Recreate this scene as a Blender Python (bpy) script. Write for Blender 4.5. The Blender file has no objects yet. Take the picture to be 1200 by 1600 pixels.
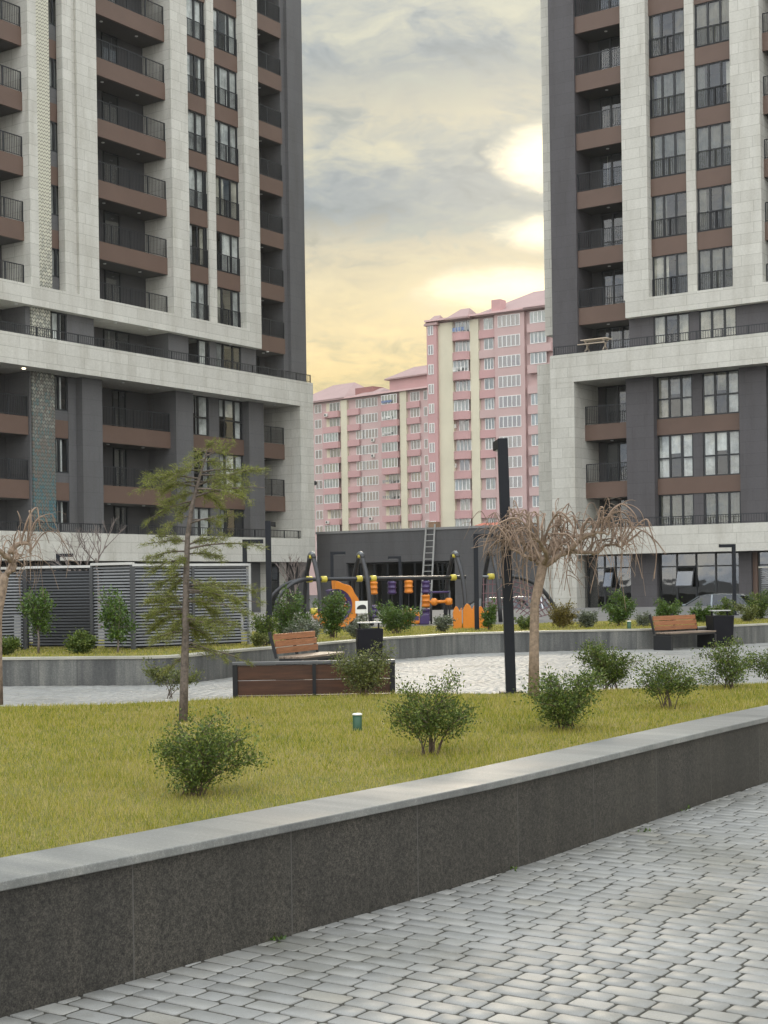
import bpy, bmesh, math, random
import numpy as np
from mathutils import Vector, Matrix, Euler
random.seed(7); rng = np.random.default_rng(7)
SC = bpy.context.scene; COL = SC.collection
PI = math.pi
# ------------------------------------------------------------------ camera model (metres, camera at the origin looking along +Y)
F, EYE, CX, CY, ROLL = 2330.0, 1.55, 600.0, 911.0, 0.0145
def ab(x, y):
    u, v = x - CX, CY - y
    return u*math.cos(ROLL) + v*math.sin(ROLL), v*math.cos(ROLL) - u*math.sin(ROLL)
def gnd(x, y, z=0.0):                     # surveyed point on a level plane
    a, b = ab(x, y); Y = (z - EYE)*F/b
    return Vector((a*Y/F, Y, z))
def at(x, y, Y):                          # surveyed point at a known distance
    a, b = ab(x, y)
    return Vector((a*Y/F, Y, EYE + b*Y/F))
# ------------------------------------------------------------------ object helpers
class MB:
    def __init__(s): s.v = []; s.f = []; s.uv = None
    def quad(s, *p):
        i = len(s.v); s.v += [tuple(q) for q in p]; s.f.append(tuple(range(i, i+len(p)))); return s
    def box(s, x0, x1, y0, y1, z0, z1):
        i = len(s.v)
        s.v += [(x0,y0,z0),(x1,y0,z0),(x1,y1,z0),(x0,y1,z0),(x0,y0,z1),(x1,y0,z1),(x1,y1,z1),(x0,y1,z1)]
        s.f += [(i,i+3,i+2,i+1),(i+4,i+5,i+6,i+7),(i,i+1,i+5,i+4),(i+1,i+2,i+6,i+5),(i+2,i+3,i+7,i+6),(i+3,i,i+4,i+7)]
        return s
    def bar(s, p, q, w, d=None, up=(0,0,1)):      # rectangular bar from p to q
        p, q = Vector(p), Vector(q); d = d or w
        t = (q-p).normalized(); up = Vector(up)
        if abs(t.dot(up)) > .95: up = Vector((1,0,0))
        a = t.cross(up).normalized()*w/2; b = a.cross(t).normalized()*d/2
        i = len(s.v)
        for c in (p, q):
            s.v += [tuple(c-a-b), tuple(c+a-b), tuple(c+a+b), tuple(c-a+b)]
        s.f += [(i+3,i+2,i+1,i),(i+4,i+5,i+6,i+7)] + [(i+k,i+(k+1)%4,i+4+(k+1)%4,i+4+k) for k in range(4)]
        return s
    def tube(s, pts, r, n=6, cap=True):
        pts = [Vector(p) for p in pts]; m = len(pts)
        if not hasattr(r, '__len__'): r = [r]*m
        i0 = len(s.v); ref = None
        for k, p in enumerate(pts):
            t = (pts[min(k+1,m-1)] - pts[max(k-1,0)])
            t = t.normalized() if t.length > 1e-9 else Vector((0,0,1))
            if ref is None: ref = Vector((1,0,0)) if abs(t.x) < .8 else Vector((0,1,0))
            a = (ref - t*ref.dot(t)).normalized(); ref = a; b = t.cross(a)
            for j in range(n):
                an = 2*PI*j/n; s.v.append(tuple(p + (a*math.cos(an) + b*math.sin(an))*r[k]))
        for k in range(m-1):
            for j in range(n):
                s.f.append((i0+k*n+j, i0+k*n+(j+1)%n, i0+(k+1)*n+(j+1)%n, i0+(k+1)*n+j))
        if cap:
            s.f.append(tuple(i0+j for j in reversed(range(n)))); s.f.append(tuple(i0+(m-1)*n+j for j in range(n)))
        return s
    def cyl(s, x, y, z0, z1, r, r1=None, n=16):
        return s.tube([(x,y,z0),(x,y,z1)], [r, r if r1 is None else r1], n)
    def lathe(s, c, prof, n=20):                   # profile [(r,z)]
        i0 = len(s.v); c = Vector(c)
        for (r, z) in prof:
            for j in range(n):
                an = 2*PI*j/n; s.v.append((c.x+r*math.cos(an), c.y+r*math.sin(an), c.z+z))
        for k in range(len(prof)-1):
            for j in range(n):
                s.f.append((i0+k*n+j, i0+k*n+(j+1)%n, i0+(k+1)*n+(j+1)%n, i0+(k+1)*n+j))
        s.f.append(tuple(i0+j for j in reversed(range(n)))); s.f.append(tuple(i0+(len(prof)-1)*n+j for j in range(n)))
        return s
    def prism(s, poly, z0, z1):
        i = len(s.v); n = len(poly)
        s.v += [(p[0],p[1],z0) for p in poly] + [(p[0],p[1],z1) for p in poly]
        s.f += [tuple(i+k for k in reversed(range(n))), tuple(i+n+k for k in range(n))]
        s.f += [(i+k, i+(k+1)%n, i+n+(k+1)%n, i+n+k) for k in range(n)]
        return s
    def plate(s, poly, y0, y1):                    # outline in x,z with thickness along y
        i = len(s.v); n = len(poly)
        s.v += [(p[0],y0,p[1]) for p in poly] + [(p[0],y1,p[1]) for p in poly]
        s.f += [tuple(i+k for k in range(n)), tuple(i+n+k for k in reversed(range(n)))]
        s.f += [(i+(k+1)%n, i+k, i+n+k, i+n+(k+1)%n) for k in range(n)]
        return s
    def mesh(s, name, mat, smooth=False):
        m = bpy.data.meshes.new(name); m.from_pydata(s.v, [], s.f)
        if mat: m.materials.append(mat)
        if s.uv is not None:
            l = m.uv_layers.new(name='UVMap'); l.data.foreach_set('uv', [c for t in s.uv for c in t])
        if smooth: m.polygons.foreach_set('use_smooth', [True]*len(m.polygons))
        m.update(); return m
    def build(s, name, mat, parent=None, smooth=False, bevel=0, loc=None, rotz=0):
        return put(name, s.mesh(name, mat, smooth), parent, loc, rotz, bevel)
def put(name, mesh, parent=None, loc=None, rotz=0, bevel=0):
    o = bpy.data.objects.new(name, mesh); COL.objects.link(o)
    if parent: o.parent = parent
    if loc is not None: o.location = loc
    if rotz: o.rotation_euler = (0,0,rotz)
    if bevel:
        b = o.modifiers.new('bevel', 'BEVEL'); b.width = bevel; b.segments = 2; b.limit_method = 'ANGLE'
    return o
def tag(o, label, cat, group=None, kind=None):
    o['label'] = label; o['category'] = cat
    if group: o['group'] = group
    if kind: o['kind'] = kind
    return o
def thing(name, label, cat, loc=(0,0,0), rotz=0, group=None):
    o = bpy.data.objects.new(name, None); COL.objects.link(o); o.empty_display_size = .2
    o.location = loc; o.rotation_euler = (0,0,rotz)
    return tag(o, label, cat, group)
def struct(o): o['kind'] = 'structure'; return o
def copy_thing(root, loc, rotz=0, label=None):
    r = root.copy(); COL.objects.link(r); r.location = loc; r.rotation_euler = (0,0,rotz)
    if label: r['label'] = label
    for ch in list(root.children):
        c = ch.copy(); COL.objects.link(c); c.parent = r
        for g in list(ch.children):
            d = g.copy(); COL.objects.link(d); d.parent = c
    return r
def np_mesh(name, V, Fq, mat, smooth=False):      # V (n,3), Fq (m,k)
    m = bpy.data.meshes.new(name); k = Fq.shape[1]
    m.vertices.add(len(V)); m.vertices.foreach_set('co', V.astype(np.float32).ravel())
    m.loops.add(Fq.size); m.loops.foreach_set('vertex_index', Fq.astype(np.int32).ravel())
    m.polygons.add(len(Fq)); m.polygons.foreach_set('loop_start', np.arange(0, Fq.size, k, dtype=np.int32))
    m.polygons.foreach_set('loop_total', np.full(len(Fq), k, dtype=np.int32))
    if smooth: m.polygons.foreach_set('use_smooth', np.ones(len(Fq), dtype=bool))
    if mat: m.materials.append(mat)
    m.update(calc_edges=True); return m
# ------------------------------------------------------------------ material helpers
def mat(name):
    m = bpy.data.materials.new(name); m.use_nodes = True
    nt = m.node_tree; b = nt.nodes['Principled BSDF']; return m, nt, b
def N(nt, t, **kw):
    n = nt.nodes.new(t)
    for k, v in kw.items():
        if k.startswith('i_'):
            key = k[2:]; key = int(key) if key.isdigit() else key
            n.inputs[key].default_value = v
        else: setattr(n, k, v)
    return n
def L(nt, a, b): nt.links.new(a, b)
def ramp(nt, fac, stops, interp='LINEAR'):
    r = N(nt, 'ShaderNodeValToRGB'); r.color_ramp.interpolation = interp
    e = r.color_ramp.elements
    while len(e) < len(stops): e.new(.5)
    for q, (p, c) in zip(e, stops):
        q.position = p; q.color = (*c, 1) if len(c) == 3 else c
    L(nt, fac, r.inputs[0]); return r.outputs[0]
def mix(nt, fac, a, b, mode='MIX'):
    n = N(nt, 'ShaderNodeMix', data_type='RGBA', blend_type=mode)
    for s, v in ((n.inputs[0], fac), (n.inputs[6], a), (n.inputs[7], b)):
        if hasattr(v, 'links'): L(nt, v, s)
        elif hasattr(v, '__len__'): s.default_value = (*v, 1) if len(v) == 3 else v
        else: s.default_value = v
    return n.outputs[2]
def math_(nt, op, a, b=None, c=None, clamp=False):
    n = N(nt, 'ShaderNodeMath', operation=op, use_clamp=clamp)
    for i, v in enumerate((a, b, c)):
        if v is None: continue
        if hasattr(v, 'links'): L(nt, v, n.inputs[i])
        else: n.inputs[i].default_value = v
    return n.outputs[0]
def noise(nt, vec, scale, detail=4, rough=.55, out='Fac'):
    n = N(nt, 'ShaderNodeTexNoise', i_Scale=scale, i_Detail=detail, i_Roughness=rough)
    if vec is not None: L(nt, vec, n.inputs['Vector'])
    return n.outputs[out]
def objco(nt): return N(nt, 'ShaderNodeTexCoord').outputs['Object']
def world_pos(nt): return N(nt, 'ShaderNodeNewGeometry').outputs['Position']
def island(nt): return N(nt, 'ShaderNodeNewGeometry').outputs['Random Per Island']
def bump(nt, b, h, strength=.3, dist=.01):
    n = N(nt, 'ShaderNodeBump', i_Strength=strength, i_Distance=dist)
    L(nt, h, n.inputs['Height']); L(nt, n.outputs[0], b.inputs['Normal'])
def plain(name, col, rough=.6, metal=0, var=.12, scale=6, coat=0, spec=None):
    m, nt, b = mat(name)
    f = noise(nt, world_pos(nt), scale, 5)
    c = ramp(nt, f, [(.3, [x*(1-var) for x in col]), (.7, [min(1,x*(1+var)) for x in col])])
    L(nt, c, b.inputs['Base Color']); b.inputs['Roughness'].default_value = rough; b.inputs['Metallic'].default_value = metal
    if coat: b.inputs['Coat Weight'].default_value = coat
    if spec is not None: b.inputs['Specular IOR Level'].default_value = spec
    return m
M = {}
# light limestone cladding in staggered courses (u runs round the corner of a pier)
def cladding(name, c1, c2, joint, row=.56, wid=1.9, mort=.010, rough=.7):
    m, nt, b = mat(name)
    s = N(nt, 'ShaderNodeSeparateXYZ'); L(nt, objco(nt), s.inputs[0])
    u = math_(nt, 'ADD', s.outputs[0], s.outputs[1])
    cb = N(nt, 'ShaderNodeCombineXYZ'); L(nt, u, cb.inputs[0]); L(nt, s.outputs[2], cb.inputs[1])
    br = N(nt, 'ShaderNodeTexBrick', offset=.37, offset_frequency=2, squash=.8, squash_frequency=3)
    br.inputs['Scale'].default_value = 1; br.inputs['Brick Width'].default_value = wid; br.inputs['Row Height'].default_value = row
    br.inputs['Mortar Size'].default_value = mort; br.inputs['Mortar Smooth'].default_value = .2; br.inputs['Bias'].default_value = 0
    for k, c in (('Color1', c1), ('Color2', c2), ('Mortar', joint)): br.inputs[k].default_value = (*c, 1)
    L(nt, cb.outputs[0], br.inputs['Vector'])
    st = N(nt, 'ShaderNodeMapping'); st.inputs['Scale'].default_value = (1.2,1.2,.22); L(nt, objco(nt), st.inputs[0])
    f = noise(nt, st.outputs[0], 1.1, 6, .65)
    g = noise(nt, objco(nt), 9, 4, .6)
    c = mix(nt, 1, br.outputs['Color'], ramp(nt, f, [(.3,(.82,.81,.78)),(.52,(.96,.96,.95)),(.72,(1.03,1.03,1.02))]), 'MULTIPLY')
    c = mix(nt, 1, c, ramp(nt, g, [(.3,(.93,.93,.92)),(.7,(1.05,1.05,1.05))]), 'MULTIPLY')
    L(nt, c, b.inputs['Base Color']); b.inputs['Roughness'].default_value = rough
    bump(nt, b, math_(nt, 'SUBTRACT', 1.0, br.outputs['Fac']), .3, .01)
    return m
M['stone'] = cladding('limestone_cladding', (.635,.622,.572), (.56,.547,.50), (.36,.35,.305))
M['plaster'] = cladding('dark_grey_cladding', (.118,.117,.122), (.110,.109,.114), (.075,.075,.08), row=.82, wid=2.6, mort=.008)
M['plaster_violet'] = cladding('dark_violet_grey_cladding', (.096,.090,.098), (.088,.083,.090), (.06,.057,.062), row=.62, wid=1.7, mort=.008)
M['brown'] = plain('brown_fascia', (.128,.080,.060), .55, 0, .07, .8)
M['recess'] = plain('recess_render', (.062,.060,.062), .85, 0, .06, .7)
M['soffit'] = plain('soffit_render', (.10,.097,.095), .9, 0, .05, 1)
M['frame'] = plain('dark_window_frame', (.018,.021,.025), .4, 0, .05, 3)
M['rail'] = plain('dark_railing_metal', (.03,.033,.038), .45, .3, .05, 3)
M['interior'] = plain('room_interior', (.06,.058,.055), .9, 0, .1, 1)
M['white_paint'] = plain('white_window_paint', (.78,.78,.76), .5, 0, .05, 2)
M['lightdisc'] = plain('downlight_cover', (.7,.7,.68), .4, 0, .02, 2)
def curtain(name, c):
    m, nt, b = mat(name)
    s = N(nt, 'ShaderNodeSeparateXYZ'); L(nt, objco(nt), s.inputs[0])
    f = noise(nt, world_pos(nt), .9, 5, .65)
    L(nt, ramp(nt, f, [(.32,[x*.38 for x in c]),(.62,c)]), b.inputs['Base Color']); b.inputs['Roughness'].default_value = .9
    return m
M['curtain_white'] = curtain('white_net_curtain', (.84,.83,.79))
M['curtain_grey'] = curtain('grey_curtain', (.36,.355,.34)); M['curtain_dim'] = curtain('dim_net_curtain', (.21,.20,.165)); M['curtain_dusk'] = curtain('dusky_curtain', (.12,.115,.105))
M['curtain_beige'] = curtain('beige_curtain', (.62,.57,.47))
def glass(name, tint, ior=1.5, rough=.02, wav=.0, base=0.0):
    m, nt, b = mat(name); nt.nodes.remove(b); out = nt.nodes['Material Output']
    t = N(nt, 'ShaderNodeBsdfTransparent'); t.inputs[0].default_value = (*tint, 1)
    g = N(nt, 'ShaderNodeBsdfGlossy'); g.inputs['Roughness'].default_value = rough; g.inputs[0].default_value = (.95,.97,1,1)
    lw = N(nt, 'ShaderNodeLayerWeight')
    r0 = ((ior-1)/(ior+1))**2
    if wav:
        bp = N(nt, 'ShaderNodeBump', i_Strength=wav, i_Distance=.02); L(nt, noise(nt, world_pos(nt), .9, 2), bp.inputs['Height'])
        L(nt, bp.outputs[0], g.inputs['Normal'])
    f = math_(nt, 'MULTIPLY_ADD', math_(nt, 'POWER', lw.outputs['Facing'], 5.0), 1-r0-base, r0+base, clamp=True)
    mx = N(nt, 'ShaderNodeMixShader'); L(nt, f, mx.inputs[0]); L(nt, t.outputs[0], mx.inputs[1]); L(nt, g.outputs[0], mx.inputs[2])
    L(nt, mx.outputs[0], out.inputs[0]); return m
M['glass'] = glass('window_glass', (.84,.87,.87), 1.5, .02, .25, .05)
M['shopglass'] = glass('shop_glass', (.30,.33,.34), 1.6, .02, .2, .10)
# ================================================================== world, sun, camera
SUN = Vector((.1114, 1, .284)).normalized()
def make_world():
    w = bpy.data.worlds.new('World'); SC.world = w; w.use_nodes = True
    nt = w.node_tree; nt.nodes.clear()
    out = N(nt, 'ShaderNodeOutputWorld')
    sky = N(nt, 'ShaderNodeTexSky', sky_type='NISHITA'); sky.sun_disc = False
    sky.sun_elevation = math.asin(SUN.z); sky.sun_rotation = math.atan2(SUN.x, SUN.y)
    sky.air_density = 1; sky.dust_density = 2.5; sky.ozone_density = 1
    bg1 = N(nt, 'ShaderNodeBackground', i_Strength=.08); L(nt, sky.outputs[0], bg1.inputs[0])
    d = N(nt, 'ShaderNodeTexCoord').outputs['Generated']
    s = N(nt, 'ShaderNodeSeparateXYZ'); L(nt, d, s.inputs[0]); X, Y, Z = s.outputs
    # cloud texture, stretched along the horizon
    mp = N(nt, 'ShaderNodeMapping'); mp.inputs['Scale'].default_value = (10,10,24); mp.inputs['Location'].default_value = (.7,.2,1.3); L(nt, d, mp.inputs[0])
    warp = N(nt, 'ShaderNodeTexNoise', i_Scale=1.4, i_Detail=3); L(nt, mp.outputs[0], warp.inputs['Vector'])
    va = N(nt, 'ShaderNodeVectorMath', operation='MULTIPLY_ADD'); L(nt, warp.outputs['Color'], va.inputs[0]); va.inputs[1].default_value = (.9,.9,.9); L(nt, mp.outputs[0], va.inputs[2])
    n1 = noise(nt, va.outputs[0], 1.0, 7, .52)
    n2 = noise(nt, va.outputs[0], 3.1, 6, .6)
    cl = math_(nt, 'ADD', math_(nt, 'MULTIPLY', n1, .52), math_(nt, 'MULTIPLY', n2, .48))
    elev = math_(nt, 'ADD', Z, math_(nt, 'MULTIPLY', math_(nt, 'SUBTRACT', cl, .5), .10))
    base = ramp(nt, elev, [(.0,(.76,.58,.31)),(.135,(.83,.67,.34)),(.165,(.80,.68,.41)),(.195,(.68,.61,.42)),(.222,(.60,.57,.45)),(.234,(.37,.425,.43)),(.256,(.37,.425,.44)),(.280,(.50,.525,.475)),(.305,(.56,.56,.48)),(.330,(.42,.465,.465)),(.355,(.52,.55,.515)),(.45,(.58,.61,.59)),(1,(.66,.70,.74))])
    shade = ramp(nt, cl, [(.38,(.62,.69,.78)),(.46,(.84,.88,.94)),(.52,(1.02,1.01,.98)),(.60,(1.17,1.13,1.02)),(.68,(1.30,1.23,1.06))])
    col = mix(nt, 1, base, shade, 'MULTIPLY')
    # thin places in the cloud round the hidden sun
    yy = math_(nt, 'MAXIMUM', Y, .05)
    px = math_(nt, 'DIVIDE', X, yy); pz = math_(nt, 'DIVIDE', Z, yy)
    wob = math_(nt, 'MULTIPLY', math_(nt, 'SUBTRACT', n2, .5), 1.3)
    wob2 = math_(nt, 'MULTIPLY', math_(nt, 'SUBTRACT', n1, .5), 1.1)
    front = math_(nt, 'GREATER_THAN', Y, .1)
    tot = None
    for (cx, cz, rx, rz, lo, hi, k) in ((.119,.283,.029,.019,1.55,.5,1.0), (.121,.233,.033,.010,1.7,.4,.95), (.096,.197,.050,.010,1.9,.2,.9),
                                        (.110,.265,.080,.080,1.6,.1,.10), (.085,.190,.080,.022,1.5,.2,.20)):
        e = math_(nt, 'ADD', math_(nt, 'POWER', math_(nt, 'ABSOLUTE', math_(nt, 'DIVIDE', math_(nt, 'SUBTRACT', px, cx), rx)), 2.0),
                  math_(nt, 'POWER', math_(nt, 'ABSOLUTE', math_(nt, 'DIVIDE', math_(nt, 'SUBTRACT', pz, cz), rz)), 2.0))
        e = math_(nt, 'ADD', math_(nt, 'SQRT', e), math_(nt, 'ADD', wob, wob2))
        mr = N(nt, 'ShaderNodeMapRange', interpolation_type='SMOOTHSTEP'); L(nt, e, mr.inputs[0])
        mr.inputs[1].default_value = lo; mr.inputs[2].default_value = hi; mr.inputs[3].default_value = 0; mr.inputs[4].default_value = k
        f = math_(nt, 'MULTIPLY', mr.outputs[0], front)
        tot = f if tot is None else math_(nt, 'SUBTRACT', math_(nt, 'ADD', tot, f), math_(nt, 'MULTIPLY', tot, f))
    col = mix(nt, tot, col, (1.45,1.32,.95))
    # overcast brightness: higher towards the zenith, with extra added behind the camera to light the facades
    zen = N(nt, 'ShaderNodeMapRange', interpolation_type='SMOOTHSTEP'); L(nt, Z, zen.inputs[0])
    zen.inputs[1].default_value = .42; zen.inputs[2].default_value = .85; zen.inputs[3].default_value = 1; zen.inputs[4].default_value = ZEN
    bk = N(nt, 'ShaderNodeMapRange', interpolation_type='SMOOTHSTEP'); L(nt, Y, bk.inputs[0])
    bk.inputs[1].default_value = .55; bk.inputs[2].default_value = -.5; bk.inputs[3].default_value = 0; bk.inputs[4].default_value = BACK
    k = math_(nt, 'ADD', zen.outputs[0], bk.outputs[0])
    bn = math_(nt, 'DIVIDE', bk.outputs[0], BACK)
    neutral = mix(nt, 1, ramp(nt, Z, [(0,(.65,.645,.625)),(.5,(.66,.665,.665)),(1,(.67,.70,.73))]), shade, 'MULTIPLY')
    col = mix(nt, math_(nt, 'MULTIPLY', bn, 1.0, clamp=True), col, neutral)
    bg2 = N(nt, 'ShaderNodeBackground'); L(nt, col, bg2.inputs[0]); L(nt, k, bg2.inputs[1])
    ms = N(nt, 'ShaderNodeMixShader'); ms.inputs[0].default_value = .96
    L(nt, bg1.outputs[0], ms.inputs[1]); L(nt, bg2.outputs[0], ms.inputs[2]); L(nt, ms.outputs[0], out.inputs[0])
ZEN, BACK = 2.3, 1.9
make_world()
sl = bpy.data.lights.new('sun', 'SUN'); sl.energy = 1.3; sl.angle = math.radians(14); sl.color = (1,.87,.68)
so = bpy.data.objects.new('sun', sl); COL.objects.link(so); so.rotation_euler = (-SUN).to_track_quat('-Z','Y').to_euler(); so.location = (20,200,80)
cam = bpy.data.cameras.new('camera'); co = bpy.data.objects.new('camera', cam); COL.objects.link(co); SC.camera = co
cam.sensor_width = 36; cam.sensor_fit = 'AUTO'; cam.lens = 36*F/1600; cam.shift_y = (CY-800)/1600; cam.clip_end = 3000; cam.clip_start = .1
co.matrix_world = Matrix.Translation((0,0,EYE)) @ Euler((PI/2,0,0)).to_matrix().to_4x4() @ Matrix.Rotation(-ROLL, 4, 'Z')
SC.view_settings.view_transform = 'Standard'; SC.view_settings.look = 'None'; SC.view_settings.exposure = 0; SC.view_settings.gamma = 1
SC.cycles.max_bounces = 6; SC.cycles.transparent_max_bounces = 12; SC.cycles.diffuse_bounces = 3; SC.cycles.glossy_bounces = 3
SC.cycles.use_denoising = True; SC.cycles.sample_clamp_indirect = 4
# ================================================================== the two grey towers (local x along the front, -y towards the court)
_wc = {}
def strip(w, h, step=.11, amp=.03):            # pleated curtain
    mb = MB(); n = max(4, int(w/step))
    for k in range(n+1):
        x = w*k/n; y = amp*(1 if k % 2 else -1)*(.6+.4*math.sin(k*1.7))
        mb.v += [(x,y,0),(x,y,h)]
    mb.f = [(2*k,2*k+2,2*k+3,2*k+1) for k in range(n)]
    return mb
def rail_mb(w, h, step=.115, post=1.3, t=.022):
    mb = MB(); mb.box(0,w,-.025,.025,h-.045,h).box(0,w,-.015,.015,.06,.09)
    n = max(2, round(w/step))
    for k in range(n+1):
        x = .01 + (w-.02)*k/n; mb.box(x-t/2,x+t/2,-.01,.01,.09,h-.045)
    m = max(1, round(w/post))
    for k in range(m+1):
        x = .02 + (w-.04)*k/m; mb.box(x-.025,x+.025,-.024,.024,0,h-.046)
    return mb
def cached(key, fn):
    if key not in _wc: _wc[key] = fn()
    return _wc[key]
def window(parent, x, z, w, h, mull=(.33,.67), transom=None, rail=0, y=.06, curt=None, fm='frame', glz='glass', fw=.07, label=None):
    def mk():
        mb = MB(); mb.box(0,fw,0,.08,0,h).box(w-fw,w,0,.08,0,h).box(fw,w-fw,0,.08,0,fw).box(fw,w-fw,0,.08,h-fw,h)
        xs = [w*m for m in mull]
        for q in xs: mb.box(q-fw*.75,q+fw*.75,-.01,.09,fw,h-fw)
        if transom:
            edges = [fw]+[c for q in xs for c in (q-fw*.75,q+fw*.75)]+[w-fw]
            for k in range(0,len(edges),2): mb.box(edges[k],edges[k+1],.003,.077,h*transom-fw*.6,h*transom+fw*.6)
        return mb.mesh('window', M[fm])
    o = put('window', cached(('w',w,h,mull,transom,fm,fw), mk), parent, (x,y,z))
    if label: o['label'] = label
    put('pane', cached(('p',w,h,glz), lambda: MB().quad((.02,.04,.02),(w-.02,.04,.02),(w-.02,.04,h-.02),(.02,.04,h-.02)).mesh('pane', M[glz])), o)
    for (a, b, kind, hh) in (curt or ()):
        cw = round((b-a)*w, 2)
        put('curtain', cached(('c',cw,h,kind,hh), lambda: strip(cw, h*hh-.08).mesh('curtain', M['curtain_'+kind])), o, (a*w, .12, h*(1-hh)+.04))
    if rail:
        put('guard_rail', cached(('r',w,rail), lambda: rail_mb(w, rail).mesh('guard_rail', M['rail'])), o, (0,-.04,0))
    return o
PAL = ['white','white','grey','beige']
def rand_curtain(r):
    k = r.random(); c = lambda: r.choice(PAL)
    if PAL[0] == 'dim' and r.random() < .22: return ((.0,round(r.uniform(.15,.3),2),c(),1),(.8,.98,c(),1))
    if k < .35: return ((.02,.98,PAL[0],1),)
    if k < .65: return ((.02,round(r.uniform(.2,.45),2),c(),1),(round(r.uniform(.6,.8),2),.98,c(),1))
    if k < .85: return ((round(r.uniform(.02,.5),2),.98,c(),1),)
    return ((.02,round(r.uniform(.25,.5),2),c(),1),)
def balcony(parent, x0, x1, z, band=.95, deep=1.7, rail=1.05, proud=0.0, lights=(.25,.72), lit=False, railmat='rail', endrail=True):
    mb = MB().box(x0,x1,-proud,deep,z,z+band)
    o = mb.build('balcony', M['brown'], parent)
    s = MB().box(x0+.02,x1-.02,.12,deep-.01,z-.012,z-.002).build('soffit', M['soffit'], o)
    for f in lights:
        MB().lathe((x0+(x1-x0)*f, .6, z-.05), [(.07,0),(.09,.01),(.09,.038)], 10).build('downlight', M['lamp_lit'] if lit else M['lightdisc'], o)
    if rail:
        put('railing', cached(('br',round(x1-x0,2),rail), lambda: rail_mb(x1-x0-.04, rail).mesh('railing', M['rail'])), o, (x0+.02, .06-proud, z+band))
    return o
def balcony_back(parent, x0, x1, z, h, doorf, winf, r, y=1.6):
    w = x1-x0
    window(parent, x0+w*doorf[0], z, round(w*(doorf[1]-doorf[0]),2), h, mull=doorf[2], y=y, curt=rand_curtain(r) if r.random()<.55 else None).name = 'balcony_door'
    if winf: window(parent, x0+w*winf[0], z+.1, round(w*(winf[1]-winf[0]),2), h-.25, mull=(.5,), y=y, curt=((.02,.98,'grey',1),) if r.random()<.7 else None)
# mosaic pier
def mosaic():
    m, nt, b = mat('patterned_tile_pier')
    s = N(nt, 'ShaderNodeSeparateXYZ'); L(nt, objco(nt), s.inputs[0])
    u = math_(nt, 'ADD', s.outputs[0], s.outputs[1]); z = s.outputs[2]
    a = math_(nt, 'PINGPONG', math_(nt, 'MULTIPLY', u, 5.3), .5)
    # zigzag courses of small tiles
    zz = math_(nt, 'ADD', math_(nt, 'MULTIPLY', z, 5.4), math_(nt, 'MULTIPLY', a, 1.0))
    fr = math_(nt, 'PINGPONG', zz, .5)
    line = ramp(nt, fr, [(.08,(0,0,0)),(.16,(1,1,1))])
    cb = N(nt, 'ShaderNodeCombineXYZ'); L(nt, math_(nt, 'FLOOR', math_(nt, 'MULTIPLY', u, 10.6)), cb.inputs[0]); L(nt, math_(nt, 'FLOOR', zz), cb.inputs[2])
    wn = N(nt, 'ShaderNodeTexWhiteNoise', noise_dimensions='3D'); L(nt, cb.outputs[0], wn.inputs['Vector'])
    n = math_(nt, 'ADD', math_(nt, 'MULTIPLY', wn.outputs[0], .22), math_(nt, 'MULTIPLY', z, 1/32.0))
    tiles = ramp(nt, n, [(.10,(.03,.10,.17)),(.24,(.06,.15,.165)),(.30,(.17,.125,.10)),(.36,(.10,.17,.17)),(.43,(.155,.13,.11)),(.52,(.24,.25,.22)),(.62,(.42,.41,.34)),(.75,(.58,.56,.45))])
    gr = ramp(nt, math_(nt, 'MULTIPLY', z, 1/30.0), [(.1,(.05,.055,.05)),(.5,(.07,.07,.06)),(.75,(.15,.15,.125))])
    L(nt, mix(nt, line, gr, tiles), b.inputs['Base Color']); b.inputs['Roughness'].default_value = .5
    bump(nt, b, line, .4, .01)
    return m
M['mosaic'] = mosaic()
m_, nt_, b_ = mat('lit_downlight'); b_.inputs['Emission Color'].default_value = (1,.82,.55,1); b_.inputs['Emission Strength'].default_value = 6; M['lamp_lit'] = m_
HEADS = [19.2 + 3.3*k for k in range(7)]
GZ = -.65
def part_box(parent, name, m, *b, label=None, bevel=0):
    o = MB().box(*b).build(name, M[m], parent, bevel=bevel)
    if label: o['label'] = label
    return o
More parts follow.
